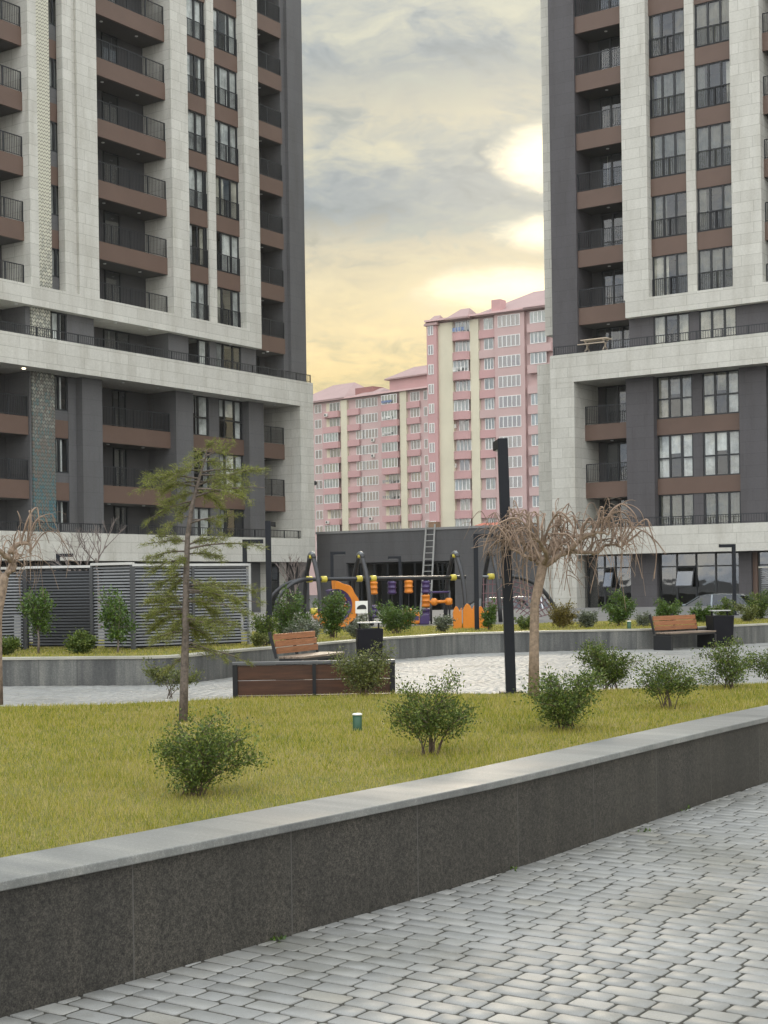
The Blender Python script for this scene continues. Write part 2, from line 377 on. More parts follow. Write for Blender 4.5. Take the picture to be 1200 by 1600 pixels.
def left_tower():
    r = random.Random(3)
    root = thing('apartment_tower', 'tall grey and cream stone apartment tower on the left with a patterned tile pier', 'building', (-10.72,86.4,0), math.atan2(2330,1600))
    P = lambda name, m, x0, x1, n0, n1, z0, z1, **k: part_box(root, name, m, x0, x1, -n1, -n0, z0, z1, **k)
    ZT = 43.0
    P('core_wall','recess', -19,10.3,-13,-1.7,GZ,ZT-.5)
    P('corner_pier','plaster', 8.85,10.4,-1.7,.12,14.15,ZT)
    P('corner_pier','plaster', 8.4,8.85,-1.7,-.12,14.15,ZT)
    # stone piers of the upper frame
    for (a,b,n) in ((-12.9,-12.32,.45),(-10.1,-9.9,.45),(-9.9,-9.53,.28),(-9.53,-8.09,.45),(-2.27,-.87,.45),(1.22,1.87,.10),(4.12,5.52,.45)):
        P('stone_pier','stone', a,b,-1.7,n,16.93,ZT)
    P('stone_pier','stone', -10.53,-10.1,-.0,.45,16.93,ZT)
    P('patterned_pier','mosaic', -12.32,-11.45,-1.7,.44,16.93,ZT)
    P('stone_ledge','stone', -19,5.52,-1.7,.45,15.9,16.93)
    P('stone_ledge','stone', -19,9.5,-1.7,1.3,12.6,14.15)
    P('stone_ledge','stone', -19,9.5,-1.7,1.3,2.93,4.37)
    P('stone_pier','stone', 8.15,9.5,-1.7,1.29,4.37,12.6)
    P('core_wall','plaster', 9.5,10.4,-13,-.2,GZ,14.14)
    for k, hd in enumerate(HEADS):
        sill = 16.93 if k == 0 else HEADS[k-1]+.95
        h = round(hd-sill,2)
        bands = [(-11.45,-10.1),(-.87,1.22),(1.87,4.12)]
        for (a,b) in bands: P('spandrel_panel','brown', a,b,-1.7,.0 if a>-5 else -.04,hd,hd+.95)
        window(root, -.82,sill,2.02,h,(.58,.9),None,1.05,curt=rand_curtain(r))
        window(root, 1.9,sill,2.2,h,(.27,.68),None,1.05,curt=rand_curtain(r))
        P('spandrel_panel','plaster', -11.45,-10.1,-1.7,-.05,sill,sill+.78,label='grey panel under the narrow window')
        window(root, -11.4,sill+.78,1.28,round(h-.78,2),(.55,),None,0,curt=((.3,.8,'grey',1),) if r.random()<.7 else None)
        balcony(root,-8.09,-2.27,hd); balcony(root,5.52,8.4,hd,lights=(.5,)); balcony(root,-19,-12.9,hd,lights=(.6,))
        for (a,b,d,wf) in ((-8.09,-2.27,(.43,.64,()),(.02,.16)),(5.52,8.4,(.2,.8,(.5,)),None),(-19,-12.9,(.45,.8,(.5,)),None)):
            balcony_back(root,a,b,sill,h-.05,d,wf,r)
        if k == 0:
            for (a,b) in ((-8.09,-2.27),(-19,-12.9)):
                put('railing', rail_mb(b-a-.04,1.05).mesh('railing', M['rail']), root, (a+.02,.06,16.93))
    balcony(root,5.52,8.4,15.95,lights=(.5,)); balcony_back(root,5.52,8.4,14.2,1.7,(.2,.8,(.5,)),None,r)
    # set-back storey above the podium
    for (a,b) in ((-10.05,-8.09),(-2.27,-.6),(1.25,1.85),(4.12,5.52)): P('plaster_wall','plaster', a,b,-1.7,-.02,14.15,15.9)
    P('patterned_pier','mosaic', -12.6,-11.3,-1.7,.1,14.15,15.9); P('plaster_wall','plaster', -12.9,-12.6,-1.7,0,14.15,15.9)
    window(root,-11.3,14.15,1.25,1.74,(.6,),None,0,curt=((.3,.8,'white',1),))
    window(root,-.6,14.15,1.85,1.74,(.5,),None,0,curt=((.6,.9,'white',1),)); window(root,1.85,14.15,2.27,1.74,(.3,.68),None,0,curt=((.02,.3,'grey',1),))
    balcony_back(root,-8.09,-2.27,14.15,1.7,(.4,.75,(.5,)),None,r); balcony_back(root,-19,-12.9,14.15,1.7,(.5,.9,(.5,)),None,r)
    for z in (14.15,4.37):
        put('terrace_railing', rail_mb(28.3,.5,.14,1.4).mesh('terrace_railing', M['rail']), root, (-18.9,-1.18,z))
    for x in (-16,-13.6,-6.6,-3.9,3,6.5):
        for z, n in ((15.9,.1),(12.6,.6)):
            MB().lathe((x,-n,z-.05), [(.07,0),(.09,.01),(.09,.049)], 10).build('downlight', M['lamp_lit'] if (z==12.6 and x==-13.6) else M['lightdisc'], root)
    # podium
    for (a,b,n) in ((-12.81,-12.69,.1),(-9.47,-8.02,.45),(-2.24,-.79,.45),(4.2,5.61,.45)): P('plaster_pier','plaster', a,b,-1.7,n,4.37,12.6)
    P('patterned_pier','mosaic', -12.69,-11.17,-1.7,.2,4.37,12.6)
    for (s,hd) in ((10.28,12.6),(7.03,9.35),(4.37,6.1)):
        h = round(hd-s,2)
        P('plaster_wall','plaster', -10.05,-9.47,-1.7,0,s,hd); P('plaster_wall','plaster', 1.12,2.0,-1.7,-.02,s,hd)
        P('plaster_wall','plaster', -11.17,-10.05,-1.7,-.03,s,s+.5)
        window(root,-11.15,s+.5,1.08,h-.5,(.45,),None,0,curt=((.35,.7,'white',1),))
        hi = h > 2
        wa = ((.03,.97,'grey',1),(.03,.97,'white',.0)) if s < 5 else None
        window(root,-.75,s,1.85,h,(.52,),.46 if hi else None,0,curt=((.45,.95,'white',1),(.05,.4,'white',.46)) if s>10 else rand_curtain(r))
        window(root,2.02,s,2.16,h,(.24,.66),.46 if hi else None,0,curt=((.25,.66,'white',.46),(.68,.97,'white',1),(.05,.22,'white',.46)) if s>10 else rand_curtain(r))
        for (a,b,d,wf) in ((-8.02,-2.24,(.5,.68,(.5,)),None),(5.61,8.15,(.05,.85,(.5,)),None),(-19,-12.81,(.5,.85,(.5,)),None)): balcony_back(root,a,b,s,h-.05,d,wf,r)
    for hd in (9.35,6.1):
        P('spandrel_panel','brown', -.79,4.2,-1.7,.03,hd,hd+.93); P('spandrel_panel','brown', -11.17,-10.05,-1.7,-.02,hd,hd+.93)
        P('plaster_wall','plaster', -10.05,-9.47,-1.7,0,hd,hd+.93)
        balcony(root,-8.02,-2.24,hd,.93); balcony(root,5.61,8.15,hd,.93,proud=.03,lights=(.5,)); balcony(root,-19,-12.81,hd,.93,lights=(.5,))
    # ground floor
    P('column','plaster', 4.45,5.37,-1.7,.2,GZ,2.93); P('wall_panel','stone', 5.37,6.5,-1.7,-.1,GZ,2.93); P('wall_panel','stone', 7.55,8.3,-1.7,-.1,GZ,2.93)
    window(root,6.52,GZ,1.02,3.5,(),.7,0,glz='shopglass'); P('column','plaster', 9.3,10.4,-1.7,.1,GZ,2.93)
    for x in (-18,-12,-6.5,-1): P('column','plaster', x,x+1.2,-1.7,.2,GZ,2.93)
    P('wall_panel','plaster', 8.3,9.3,-1.7,-.9,GZ,2.93)
    # small camera on the corner of the podium
    c = MB().bar((9.5,-1.2,8.0),(9.62,-1.2,8.0),.05).lathe((9.7,-1.2,7.75), [(.02,0),(.1,.05),(.12,.15),(.12,.24),(.06,.28)], 12); c.build('security_camera', M['rail'], root)
def right_tower():
    r = random.Random(11)
    root = thing('apartment_tower', 'tall dark violet-grey and cream stone apartment tower on the right', 'building', (14.78,81.8,0), math.atan2(-1600,2330))
    P = lambda name, m, x0, x1, n0, n1, z0, z1, **k: part_box(root, name, m, x0, x1, -n1, -n0, z0, z1, **k)
    ZT = 40.0; D = 'plaster_violet'
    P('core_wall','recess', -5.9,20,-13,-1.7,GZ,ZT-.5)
    P('corner_pier',D, -5.92,-4.32,-1.7,.15,14.15,ZT)
    P('stone_fin','stone', -6.95,-5.92,-3.5,-.9,15.75,ZT); P('core_wall',D, -6.3,-5.92,-12,-1.4,14.15,15.75)
    for (a,b,n) in ((-1.32,.17,.45),(2.3,2.83,.12),(4.97,6.58,.45),(12.4,13.9,.45)): P('stone_pier','stone', a,b,-1.7,n,16.93,ZT)
    P('stone_ledge','stone', -1.24,20,-1.7,.452,15.95,16.93)
    P('stone_ledge','stone', -5.5,20,-1.7,1.3,12.6,14.17); P('stone_pier','stone', -5.5,-4.03,-1.7,1.29,GZ,12.6)
    P('stone_ledge','stone', -4.03,20,-1.7,1.3,2.95,4.4)
    P('side_block','stone', -7.3,-5.5,-6,-.5,GZ,14.05)
    for k, hd in enumerate(HEADS[:6]):
        sill = 16.93 if k == 0 else HEADS[k-1]+.95
        h = round(hd-sill,2)
        for (a,b) in ((.17,2.3),(2.83,4.97)):
            P('spandrel_panel','brown', a,b,-1.7,.0,hd,hd+.95)
            window(root,a+.03,sill,round(b-a-.06,2),h,(.34,.68),None,1.05,curt=rand_curtain(r))
        balcony(root,-4.32,-1.32,hd,lights=(.55,)); balcony_back(root,-4.32,-1.32,sill,h-.05,(.22,.98,(.33,.66)),None,r)
        balcony(root,6.58,12.4,hd); balcony_back(root,6.58,12.4,sill,h-.05,(.4,.7,(.5,)),None,r)
    put('railing', rail_mb(5.7,1.05).mesh('railing', M['rail']), root, (6.62,.06,16.93))
    balcony(root,-4.32,-1.24,15.95,lights=(.5,)); balcony_back(root,-4.32,-1.24,14.17,1.75,(.1,.9,(.33,.66)),None,r)
    for (a,b) in ((-1.24,.2),(2.3,2.85),(4.95,7.0)): P('plaster_wall',D, a,b,-1.7,-.02,14.17,15.95)
    window(root,.2,14.17,2.1,1.77,(.34,.68),None,0,curt=((.03,.3,'beige',1),(.68,.97,'beige',1))); window(root,2.85,14.17,2.1,1.77,(.34,.68),None,0,curt=((.03,.97,'beige',1),))
    balcony_back(root,7.0,12.4,14.17,1.75,(.3,.7,(.5,)),None,r)
    put('terrace_railing', rail_mb(17,.5,.14,1.4).mesh('terrace_railing', M['rail']), root, (-5.3,-1.15,14.17))
    put('terrace_railing', rail_mb(19,.5,.14,1.4).mesh('terrace_railing', M['rail']), root, (-4,-1.15,4.4))
    # podium
    for (a,b) in ((-1.28,.35),(5.22,6.7)): P('plaster_pier',D, a,b,-1.7,.45,4.4,12.6)
    tops = {0: ((.03,.3,'beige',1),(.36,.66,'grey',.45),(.7,.97,'grey',1)), 1: ((.02,.3,'white',1),(.36,.62,'white',.45),(.72,.98,'white',1)), 2: ((.05,.95,'dim',1),)}
    for q,(s,hd) in enumerate(((10.3,12.6),(7.03,9.4),(4.4,6.15))):
        h = round(hd-s,2); hi = h > 2
        P('plaster_wall',D, 2.42,2.97,-1.7,-.02,s,hd); P('plaster_wall',D, 5.05,5.22,-1.7,0,s,hd)
        window(root,.36,s,2.05,h,(.34,.68),.46 if hi else None,0,curt=tops[q])
        window(root,2.99,s,2.05,h,(.34,.68),.46 if hi else None,0,curt=tops[q] if q!=0 else ((.02,.3,'beige',1),(.4,.62,'beige',.45),(.7,.98,'white',1)))
        balcony_back(root,-4.03,-1.28,s,h-.05,(.18,.99,(.35,.68)),None,r); balcony_back(root,6.7,12.4,s,h-.05,(.4,.7,(.5,)),None,r)
        if q == 0: pass
    for hd in (9.4,6.15):
        P('spandrel_panel','brown', .35,5.22,-1.7,.03,hd,hd+.88); balcony(root,-4.03,-1.28,hd,.88,lights=(.5,)); balcony(root,6.7,12.4,hd,.88)
    # ground floor shop front
    for (a,b,n) in ((-1.2,.35,.3),(5.0,5.7,.3),(-5.4,-4.03,.3)): P('column',D, a,b,-1.7,n,GZ,2.95)
    P('column','brown', 5.7,5.95,-1.7,.1,GZ,2.95)
    for (a,b,mu,aw) in ((-4.0,-1.2,(.38,.62),(.38,.62)),(.37,5.0,(.22,.46,.7),(.22,.46)),(5.97,9.5,(.5,),None)):
        w = b-a
        window(root,a,GZ,w,3.58,mu,.80,0,y=.0,glz='shopglass',fw=.06,label='tall dark shop window')
        if aw:      # top-hung sash standing open
            aw0, aw1 = a+w*aw[0]+.05, a+w*aw[1]-.05
            mb = MB().box(0,aw1-aw0,0,.05,-1.15,0); o = mb.build('open_sash', M['frame'], root); o.location = (aw0,-.06,2.2); o.rotation_euler = (-.36,0,0)
            o['label'] = 'window sash tilted open above the planting'
            MB().box(.06,aw1-aw0-.06,-.012,-.002,-1.09,-.06).build('pane', M['skyglass'], o)
M['skyglass'] = glass('bright_reflecting_glass', (.25,.28,.32), 1.6, .05, .1, .10)
M['brown'].name = 'brown_fascia'
left_tower(); PAL[:] = ['dim','dim','dusk','beige','dusk']; right_tower()
# garden table on the right-hand terrace
t = thing('garden_table', 'pale wooden picnic table on the terrace of the right tower', 'table', (14.78+.8243*-2.9-.5661*.72, 81.8-.5661*-2.9-.8243*.72, 14.17), math.atan2(-1600,2330))
M['palewood'] = plain('pale_wood', (.55,.46,.36), .6, 0, .1, 4)
MB().box(-.8,.8,-.35,.35,.70,.75).build('tabletop', M['palewood'], t)
for x in (-.55,.55):
    MB().bar((x-.0,-.35,0),(x,.3,.70),.07).bar((x,.35,0),(x,-.3,.70),.07).build('leg', M['palewood'], t)
MB().box(-.8,.8,-.72,-.5,.42,.46).build('bench_board', M['palewood'], t)
# ================================================================== low dark pavilion between the towers, far blocks
def pavilion():
    root = thing('low_building', 'low dark grey flat-roofed building linking the two towers', 'building', (-4.29,96,0), math.atan2(-1600,2330))
    P = lambda name, m, x0, x1, y0, y1, z0, z1: part_box(root, name, m, x0, x1, y0, y1, z0, z1)
    # solid front with a long glazed opening
    P('wall','plaster', 0,2.3,0,9,GZ,4.75); P('wall','plaster', 2.3,10.4,.3,9,2.85,4.75); P('wall','plaster', 10.4,17.6,0,9,GZ,4.75); P('wall','plaster',2.3,10.4,-.0,.3,2.85,4.749)
    P('roof_edge','flashing', -.05,17.65,-.06,9.05,4.75,4.9)
    P('core_wall','interior', 2.3,10.4,4,9,GZ,2.85)
    for k in range(4):
        window(root,2.3+k*2.02,GZ,2.0,3.46,(.5,),.72,0,y=.25,glz='shopglass',fw=.07)
    # ladder leaning on its roof edge
M['flashing'] = plain('roof_flashing', (.30,.30,.30), .5, .2, .05, 2)
pavilion()
pr = Matrix.Translation((-4.29,96,0)) @ Matrix.Rotation(math.atan2(-1600,2330), 4, 'Z')
M['alu'] = plain('aluminium', (.62,.62,.60), .35, .6, .06, 4)
ld = thing('ladder', 'long silver aluminium ladder leaning against the dark low building', 'ladder', pr @ Vector((8.5,-1.0,GZ)), math.atan2(-1600,2330))
A0, A1 = Vector((0,0,0)), Vector((-.04,.92,5.75)); w_ = Vector((.72,0,0)); w2 = Vector((.62,0,0))
MB().bar(A0,A1,.05,.10).build('stile', M['alu'], ld); MB().bar(A0+w_,A1+w2,.05,.10).build('stile', M['alu'], ld)
for k in range(15):
    f = (k+.7)/15.4; MB().bar(A0.lerp(A1,f), (A0+w_).lerp(A1+w2,f), .05,.05).build('rung', M['alu'], ld)
cr = MB(); cr.box(0,.62,0,.4,0,.06).box(0,.62,0,.03,.06,.34).box(0,.62,.37,.4,.06,.34).box(0,.03,.03,.37,.06,.34).box(.59,.62,.03,.37,.06,.34)
M['oldwood'] = plain('weathered_wood', (.30,.19,.12), .8, 0, .2, 5)
o = cr.build('crate', M['oldwood'], None, loc=pr @ Vector((8.5,.1,4.9)), rotz=math.atan2(-1600,2330)); tag(o,'small brown wooden crate on the roof edge at the top of the ladder','crate')
# house with a red roof behind the pavilion
M['redroof'] = plain('red_roof_tiles', (.42,.13,.08), .7, 0, .15, 3)
M['pink'] = plain('pink_render', (.535,.385,.37), .85, 0, .06, .25)
M['pinkdeep'] = plain('deep_pink_render', (.52,.315,.31), .85, 0, .06, .25)
M['creamr'] = plain('cream_render', (.64,.60,.46), .85, 0, .06, .3)
M['pinkroof'] = plain('pink_metal_roof', (.37,.25,.24), .6, 0, .07, .3)
M['pinktrim'] = plain('pale_pink_trim', (.66,.45,.44), .7, 0, .05, .5)
M['farglass'] = glass('pale_far_glass', (.55,.60,.60), 1.5, .03, .2, .12)
M['farroom'] = plain('far_room', (.46,.48,.48), .9, 0, .45, .35)
M['carclothblue'] = plain('blue_washing', (.16,.22,.38), .9, 0, .3, 2)
M['acwhite'] = plain('ac_casing', (.66,.65,.60), .5, 0, .05, 2)
hs = thing('house', 'small low house with an orange-red roof behind the dark pavilion', 'house', (8.9,140,0), -.6)
MB().box(-3,3,0,7,0,6.0).build('wall', M['pink'], hs)
mb = MB(); mb.v += [(-3.4,-.5,6.0),(3.4,-.5,6.0),(3.4,7.5,6.0),(-3.4,7.5,6.0),(-1.6,3.5,7.2),(1.6,3.5,7.2)]; mb.f += [(0,1,5,4),(1,2,5),(2,3,4,5),(3,0,4),(3,2,1,0)]
mb.build('roof', M['redroof'], hs)
def far_window(p, x, z, w, h, mull, r, y=-.06):
    o = window(p, x, z, w, h, mull, None, 0, y=y, fm='white_paint', glz='farglass', fw=.09)
    if r.random() < .6:
        k = r.choice(['white','grey','beige']); a = r.choice([.05,.1,.4]); b = r.choice([.5,.7,.95])
        cw = round((b-a)*w,1)
        put('curtain', cached(('fc',cw,h,k), lambda: MB().box(0,cw,0,.02,0,h-.1).mesh('curtain', M['curtain_'+k])), o, (a*w,.075,.05))
    put('dark_room', cached(('fd',w,h), lambda: MB().box(.03,w-.03,0,.02,.03,h-.03).mesh('dark_room', M['farroom'])), o, (0,.10,0))
    return o
def ac(p, x, z, r):
    o = MB().box(0,.8,-.38,-.05,0,.6).build('air_conditioner', M['acwhite'], p, loc=(x,0,z))
    MB().lathe((0,0,0), [(.22,0),(.22,.012),(.05,.02)], 14).build('fan_grille', M['rail'], o, loc=(.32,-.381,.3)).rotation_euler = (PI/2,0,0)
    return o
def laundry(p, x, z, w, y, r):
    mb = MB().box(0,w,-.01,.01,.58,.61); k = .1
    while k < w-.5: q = r.uniform(.25,.5); mb.box(k,k+q,-.012,.012,r.uniform(0,.25),.58); k += q+r.uniform(.05,.2)
    mb.build('laundry_line', M[r.choice(['curtain_white','curtain_grey','carclothblue'])], p, loc=(x,y,z))
def gable_roof(p, x0, x1, y0, y1, z, h, m='pinkroof', over=.5, ridge=.28, name='roof'):
    mb = MB(); a, b, c, d = x0-over, x1+over, y0-over, y1+over; e = (y1-y0)*ridge+over
    ex = min((x1-x0)*.35, e)
    mb.v += [(a,c,z),(b,c,z),(b,d,z),(a,d,z),(a+ex,(c+d)/2,z+h),(b-ex,(c+d)/2,z+h),(a,c,z-.25),(b,c,z-.25),(b,d,z-.25),(a,d,z-.25)]
    mb.f += [(0,1,5,4),(1,2,5),(2,3,4,5),(3,0,4),(9,8,7,6),(6,7,1,0),(7,8,2,1),(8,9,3,2),(9,6,0,3)]
    return mb.build(name, M[m], p)
def tall_block():
    r = random.Random(5)
    root = thing('apartment_block', 'tall pink and cream apartment block with rounded balconies and a pink hipped roof', 'building', (15.46,221,0), math.atan2(-1600,2330))
    P = lambda n, m, *b: part_box(root, n, m, *b)
    P('wall','pink', -9.55,20,0,16,GZ,40.9)
    P('wall','pinkdeep', -9.6,-7.85,-1.0,-.0,GZ,40.5)                # side strip with small windows
    P('wall','creamr', -7.85,-5.3,-.5,0,GZ,40.55); P('wall','creamr', -2.3,-.85,-.45,0,GZ,40.5)
    P('wall','pink', 2.0,7.0,-.6,0,GZ,40.75)
    P('roof_edge','pinktrim', -9.8,20.3,-1.3,16.3,40.9,41.15)
    zs = [39.6-2.955*k for k in range(13)]
    for k, z in enumerate(zs):
        # z = window middle
        if z < 5: continue
        far_window(root,-9.35,z-.75,.95,1.5,(.5,),r,y=-1.06)
        # rounded balcony
        mb = MB(); pts = [(-5.25,-.35)]+[(-3.8+1.55*math.cos(PI+PI*q/10), -.35-.95*math.sin(PI*q/10)) for q in range(1,10)]+[(-2.35,-.35),(-2.35,-.01),(-5.25,-.01)]
        mb.prism(pts, z-2.0, z-.85); o = mb.build('balcony', M['pinkdeep'], root)
        MB().prism([(x*1.0, y*1.03) for x, y in pts[1:10]]+[(-2.5,-.02),(-5.1,-.02)], z-.85, z-.78).build('railing', M['pinktrim'], o)
        if r.random() < .75: far_window(root,-5.1,z-.78,2.6,1.75,(.25,.5,.75),r,y=-r.choice([.12,.7]))
        else: far_window(root,-4.6,z-.78,1.7,1.75,(.5,),r,y=-.1)
        lk = r.random()
        far_window(root,-.1,z-.8,1.6,1.7,(.35,.68) if lk<.6 else (.5,),r,y=-.1)
        P('balcony_front','pinkdeep' if r.random()<.7 else 'pink', -.8,1.9,-.42,-.13,z-2.05,z-.85)
        far_window(root,2.6,z-.8,3.7,1.7,(.2,.4,.6,.8),r,y=-.66)
        if k != 3: far_window(root,8.0,z-.8,2.6,1.7,(.25,.5,.75),r,y=-.7)
        P('balcony','pink', 7.6,11.5,-.9,0,z-2.1,z-.9)
        if r.random() < .7: ac(root,-1.9,z-1.2-.3*r.random(),r)
        if r.random() < .6: ac(root,-5.6-.5*r.random(),z-.2,r)
        if r.random() < .45: ac(root,3.2+2*r.random(),z-1.6,r)
        if r.random() < .35: laundry(root,-4.9,z-.75,2.2,-1.35,r)
    gable_roof(root,-.5,20,-.3,16,41.0,4.2,over=.7); gable_roof(root,-9.6,-7.85,-1,2.5,40.55,1.5,over=.3); gable_roof(root,-5.4,-2.2,-1.4,3,40.95,1.6,over=.3)
    gable_roof(root,-7.6,3,0,16,41.0,2.2,over=.2); P('dormer','pinkdeep', 1.5,3.0,-.5,1.2,41.1,43.0); gable_roof(root,7.5,12,-1,4,41.1,1.3,over=.3)
def low_block():
    r = random.Random(9)
    root = thing('apartment_block', 'lower pink apartment block with square glazed balconies beside the taller one', 'building', (-1.09,283,0), math.atan2(-.6818,.7315))
    P = lambda n, m, *b: part_box(root, n, m, *b)
    P('wall','pink', -30,22,0,15,GZ,37.2)
    P('wall','creamr', -8.9,-7.2,-.5,0,GZ,37.0); P('wall','creamr', 6.6,8.2,-.5,0,GZ,37.4)
    P('roof_edge','pinktrim', -30.4,22.4,-1.0,15.4,37.2,37.5)
    zs = [36.0-2.98*k for k in range(11)]
    for k, z in enumerate(zs):
        far_window(root,-16.5,z-.85,1.9,1.7,(.5,),r); far_window(root,-5.2,z-.85,2.2,1.7,(.35,.68),r)
        P('balcony_front','pinkdeep', -7.1,-4.0,-.55,-.12,z-2.1,z-.9)
        far_window(root,-3.5,z-.85,4.0,1.7,(.2,.4,.6,.8),r)
        for (a,b) in ((-13.3,-9.1),(2.3,6.4)):
            o = P('balcony','pinkdeep', a,b,-1.1,-.02,z-2.15,z-.95)
            if r.random() < .35: far_window(root,a+.1,z-.92,b-a-.2,1.75,(.2,.4,.6,.8),r,y=-1.0)
            else: far_window(root,a+1.0,z-.92,b-a-1.4,1.75,(.33,.67),r,y=-.1)
            P('recess_wall','creamr', a+.05,a+.9,-.04,-.005,z-.9,z+.85)
        far_window(root,8.9,z-.85,2.3,1.7,(.3,.65),r); P('balcony_front','pinkdeep', 8.3,11.4,-.5,-.12,z-2.1,z-.9)
        far_window(root,12.2,z-.85,1.8,1.7,(.5,),r)
        if r.random() < .5: ac(root,-8.9,z-1.4,r)
        if r.random() < .5: ac(root,6.6,z-1.4,r)
        if r.random() < .45: ac(root,-2.5+2*r.random(),z-1.6,r)
        if r.random() < .4: ac(root,-12.5,z-1.9,r).location.y = -1.1
        if r.random() < .35: laundry(root,2.6,z-.85,3.0,-1.3,r)
    gable_roof(root,-22,-8,-.4,14,37.5,4.0,over=.6); P('dormer','redbrown', -6.3,-1.6,1,4,37.5,39.2)
    gable_roof(root,-5,1.5,-.4,6,37.5,1.4,over=.3)
    P('penthouse','pinkdeep', 3.2,15.5,.5,9,37.5,39.9); gable_roof(root,3.2,15.5,.5,9,40.0,2.4,over=.7)
    gable_roof(root,-30,22,0,15,37.45,1.6,over=.5)
M['redbrown'] = plain('red_brown_chimney', (.30,.14,.13), .8, 0, .1, 1)
tall_block(); low_block()
# ================================================================== ground, paving, planters, lawn
E1, E2 = np.array([.8243,-.5661]), np.array([.5661,.8243])
def np_mesh2(name, V, groups, mat_):
    m = bpy.data.meshes.new(name); m.vertices.add(len(V)); m.vertices.foreach_set('co', V.astype(np.float32).ravel())
    loops = np.concatenate([g.ravel() for g in groups]).astype(np.int32)
    tot = np.concatenate([np.full(len(g), g.shape[1]) for g in groups]).astype(np.int32)
    m.loops.add(len(loops)); m.loops.foreach_set('vertex_index', loops)
    m.polygons.add(len(tot)); st = np.concatenate([[0], np.cumsum(tot)[:-1]]).astype(np.int32)
    m.polygons.foreach_set('loop_start', st); m.polygons.foreach_set('loop_total', tot)
    m.materials.append(mat_); m.update(calc_edges=True); return m
def inpoly(P, poly):
    x, y = P[:,0], P[:,1]; ins = np.zeros(len(P), bool); n = len(poly); j = n-1
    for i in range(n):
        xi, yi = poly[i][:2]; xj, yj = poly[j][:2]
        c = ((yi > y) != (yj > y)) & (x < (xj-xi)*(y-yi)/((yj-yi) or 1e-9)+xi); ins ^= c; j = i
    return ins
def spline(pts, step=.25):
    pts = [Vector((p[0],p[1],0)) for p in pts]; out = []
    P = [2*pts[0]-pts[1]] + pts + [2*pts[-1]-pts[-2]]
    for i in range(1, len(P)-2):
        n = max(2, int((P[i+1]-P[i]).length/step))
        for k in range(n):
            t = k/n; a,b,c,d = P[i-1],P[i],P[i+1],P[i+2]
            out.append(.5*((2*b)+(c-a)*t+(2*a-5*b+4*c-d)*t*t+(3*b-a-3*c+d)*t**3))
    return out+[pts[-1]]
def offset(path, d):
    o = []
    for i, p in enumerate(path):
        t = (path[min(i+1,len(path)-1)]-path[max(i-1,0)]).normalized(); o.append(p + Vector((-t.y,t.x,0))*d)
    return o
def ribbon(path, d0, d1, z0, z1):
    a, b = offset(path, d0), offset(path, d1); mb = MB(); mb.uv = []; s = 0; n = len(path)
    S = [0]
    for i in range(1,n): S.append(S[-1]+(path[i]-path[i-1]).length)
    for i in range(n):
        mb.v += [(a[i].x,a[i].y,z0),(a[i].x,a[i].y,z1),(b[i].x,b[i].y,z1),(b[i].x,b[i].y,z0)]
    for i in range(n-1):
        for k in range(4):
            q = (4*i+k, 4*i+4+k, 4*i+4+(k+1)%4, 4*i+(k+1)%4); mb.f.append(tuple(reversed(q)))
            va, vb = ((z0,z1),(5.0,5.0+d1-d0),(z1+8,z0+8),(3,3.2))[k]
            uv = [(S[i],va),(S[i+1],va),(S[i+1],vb),(S[i],vb)]; mb.uv += list(reversed(uv))
    for i, rev in ((0,False),(n-1,True)):
        q = [4*i+k for k in range(4)]; mb.f.append(tuple(reversed(q)) if rev else tuple(q)); mb.uv += [(S[i],z0)]*4
    return mb
def granite(name, lo, hi, panel, joint, streak=.0, rough=.45, speck=230, jw=.006, var=.12):
    m, nt, b = mat(name)
    uv = N(nt, 'ShaderNodeUVMap').outputs[0]; s = N(nt, 'ShaderNodeSeparateXYZ'); L(nt, uv, s.inputs[0])
    p = world_pos(nt)
    n1 = noise(nt, p, speck, 2, .7); n2 = noise(nt, p, speck*.33, 3, .6); n3 = noise(nt, p, 1.4, 5)
    f = math_(nt, 'ADD', math_(nt, 'MULTIPLY', n1, .6), math_(nt, 'MULTIPLY', n2, .4))
    c = ramp(nt, f, [(.36,lo),(.5,[(x+y)/2*.8 for x,y in zip(lo,hi)]),(.66,hi)])
    c = mix(nt, 1, c, ramp(nt, n3, [(.3,(.8,.8,.8)),(.7,(1.15,1.14,1.12))]), 'MULTIPLY')
    idx = math_(nt, 'FLOOR', math_(nt, 'DIVIDE', s.outputs[0], panel))
    wn = N(nt, 'ShaderNodeTexWhiteNoise', noise_dimensions='1D'); L(nt, idx, wn.inputs['W'])
    c = mix(nt, 1, c, ramp(nt, wn.outputs[0], [(0,(1-var,)*3),(1,(1+var,1+var,1+var*.8))]), 'MULTIPLY')
    if streak:
        mp = N(nt, 'ShaderNodeMapping'); mp.inputs['Scale'].default_value = (3.2,.25,1); L(nt, uv, mp.inputs[0])
        st = noise(nt, mp.outputs[0], 1.7, 5, .6)
        c = mix(nt, streak, c, mix(nt, 1, c, ramp(nt, st, [(.35,(.55,.57,.58)),(.5,(1,1,1)),(.68,(1.7,1.65,1.55))]), 'MULTIPLY'))
    fr = math_(nt, 'FRACT', math_(nt, 'DIVIDE', s.outputs[0], panel))
    j = math_(nt, 'LESS_THAN', fr, jw/panel)
    c = mix(nt, math_(nt, 'MULTIPLY', j, .75), c, joint)
    L(nt, c, b.inputs['Base Color']); 
    L(nt, ramp(nt, n3, [(.3,(rough-.08,)*3),(.7,(rough+.12,)*3)]), b.inputs['Roughness'])
    bump(nt, b, n1, .12, .002); return m
M['granite'] = granite('dark_speckled_granite', (.0025,.0025,.0022), (.080,.073,.064), .93, (.085,.082,.075), .4, .6, 150, .007, .2)
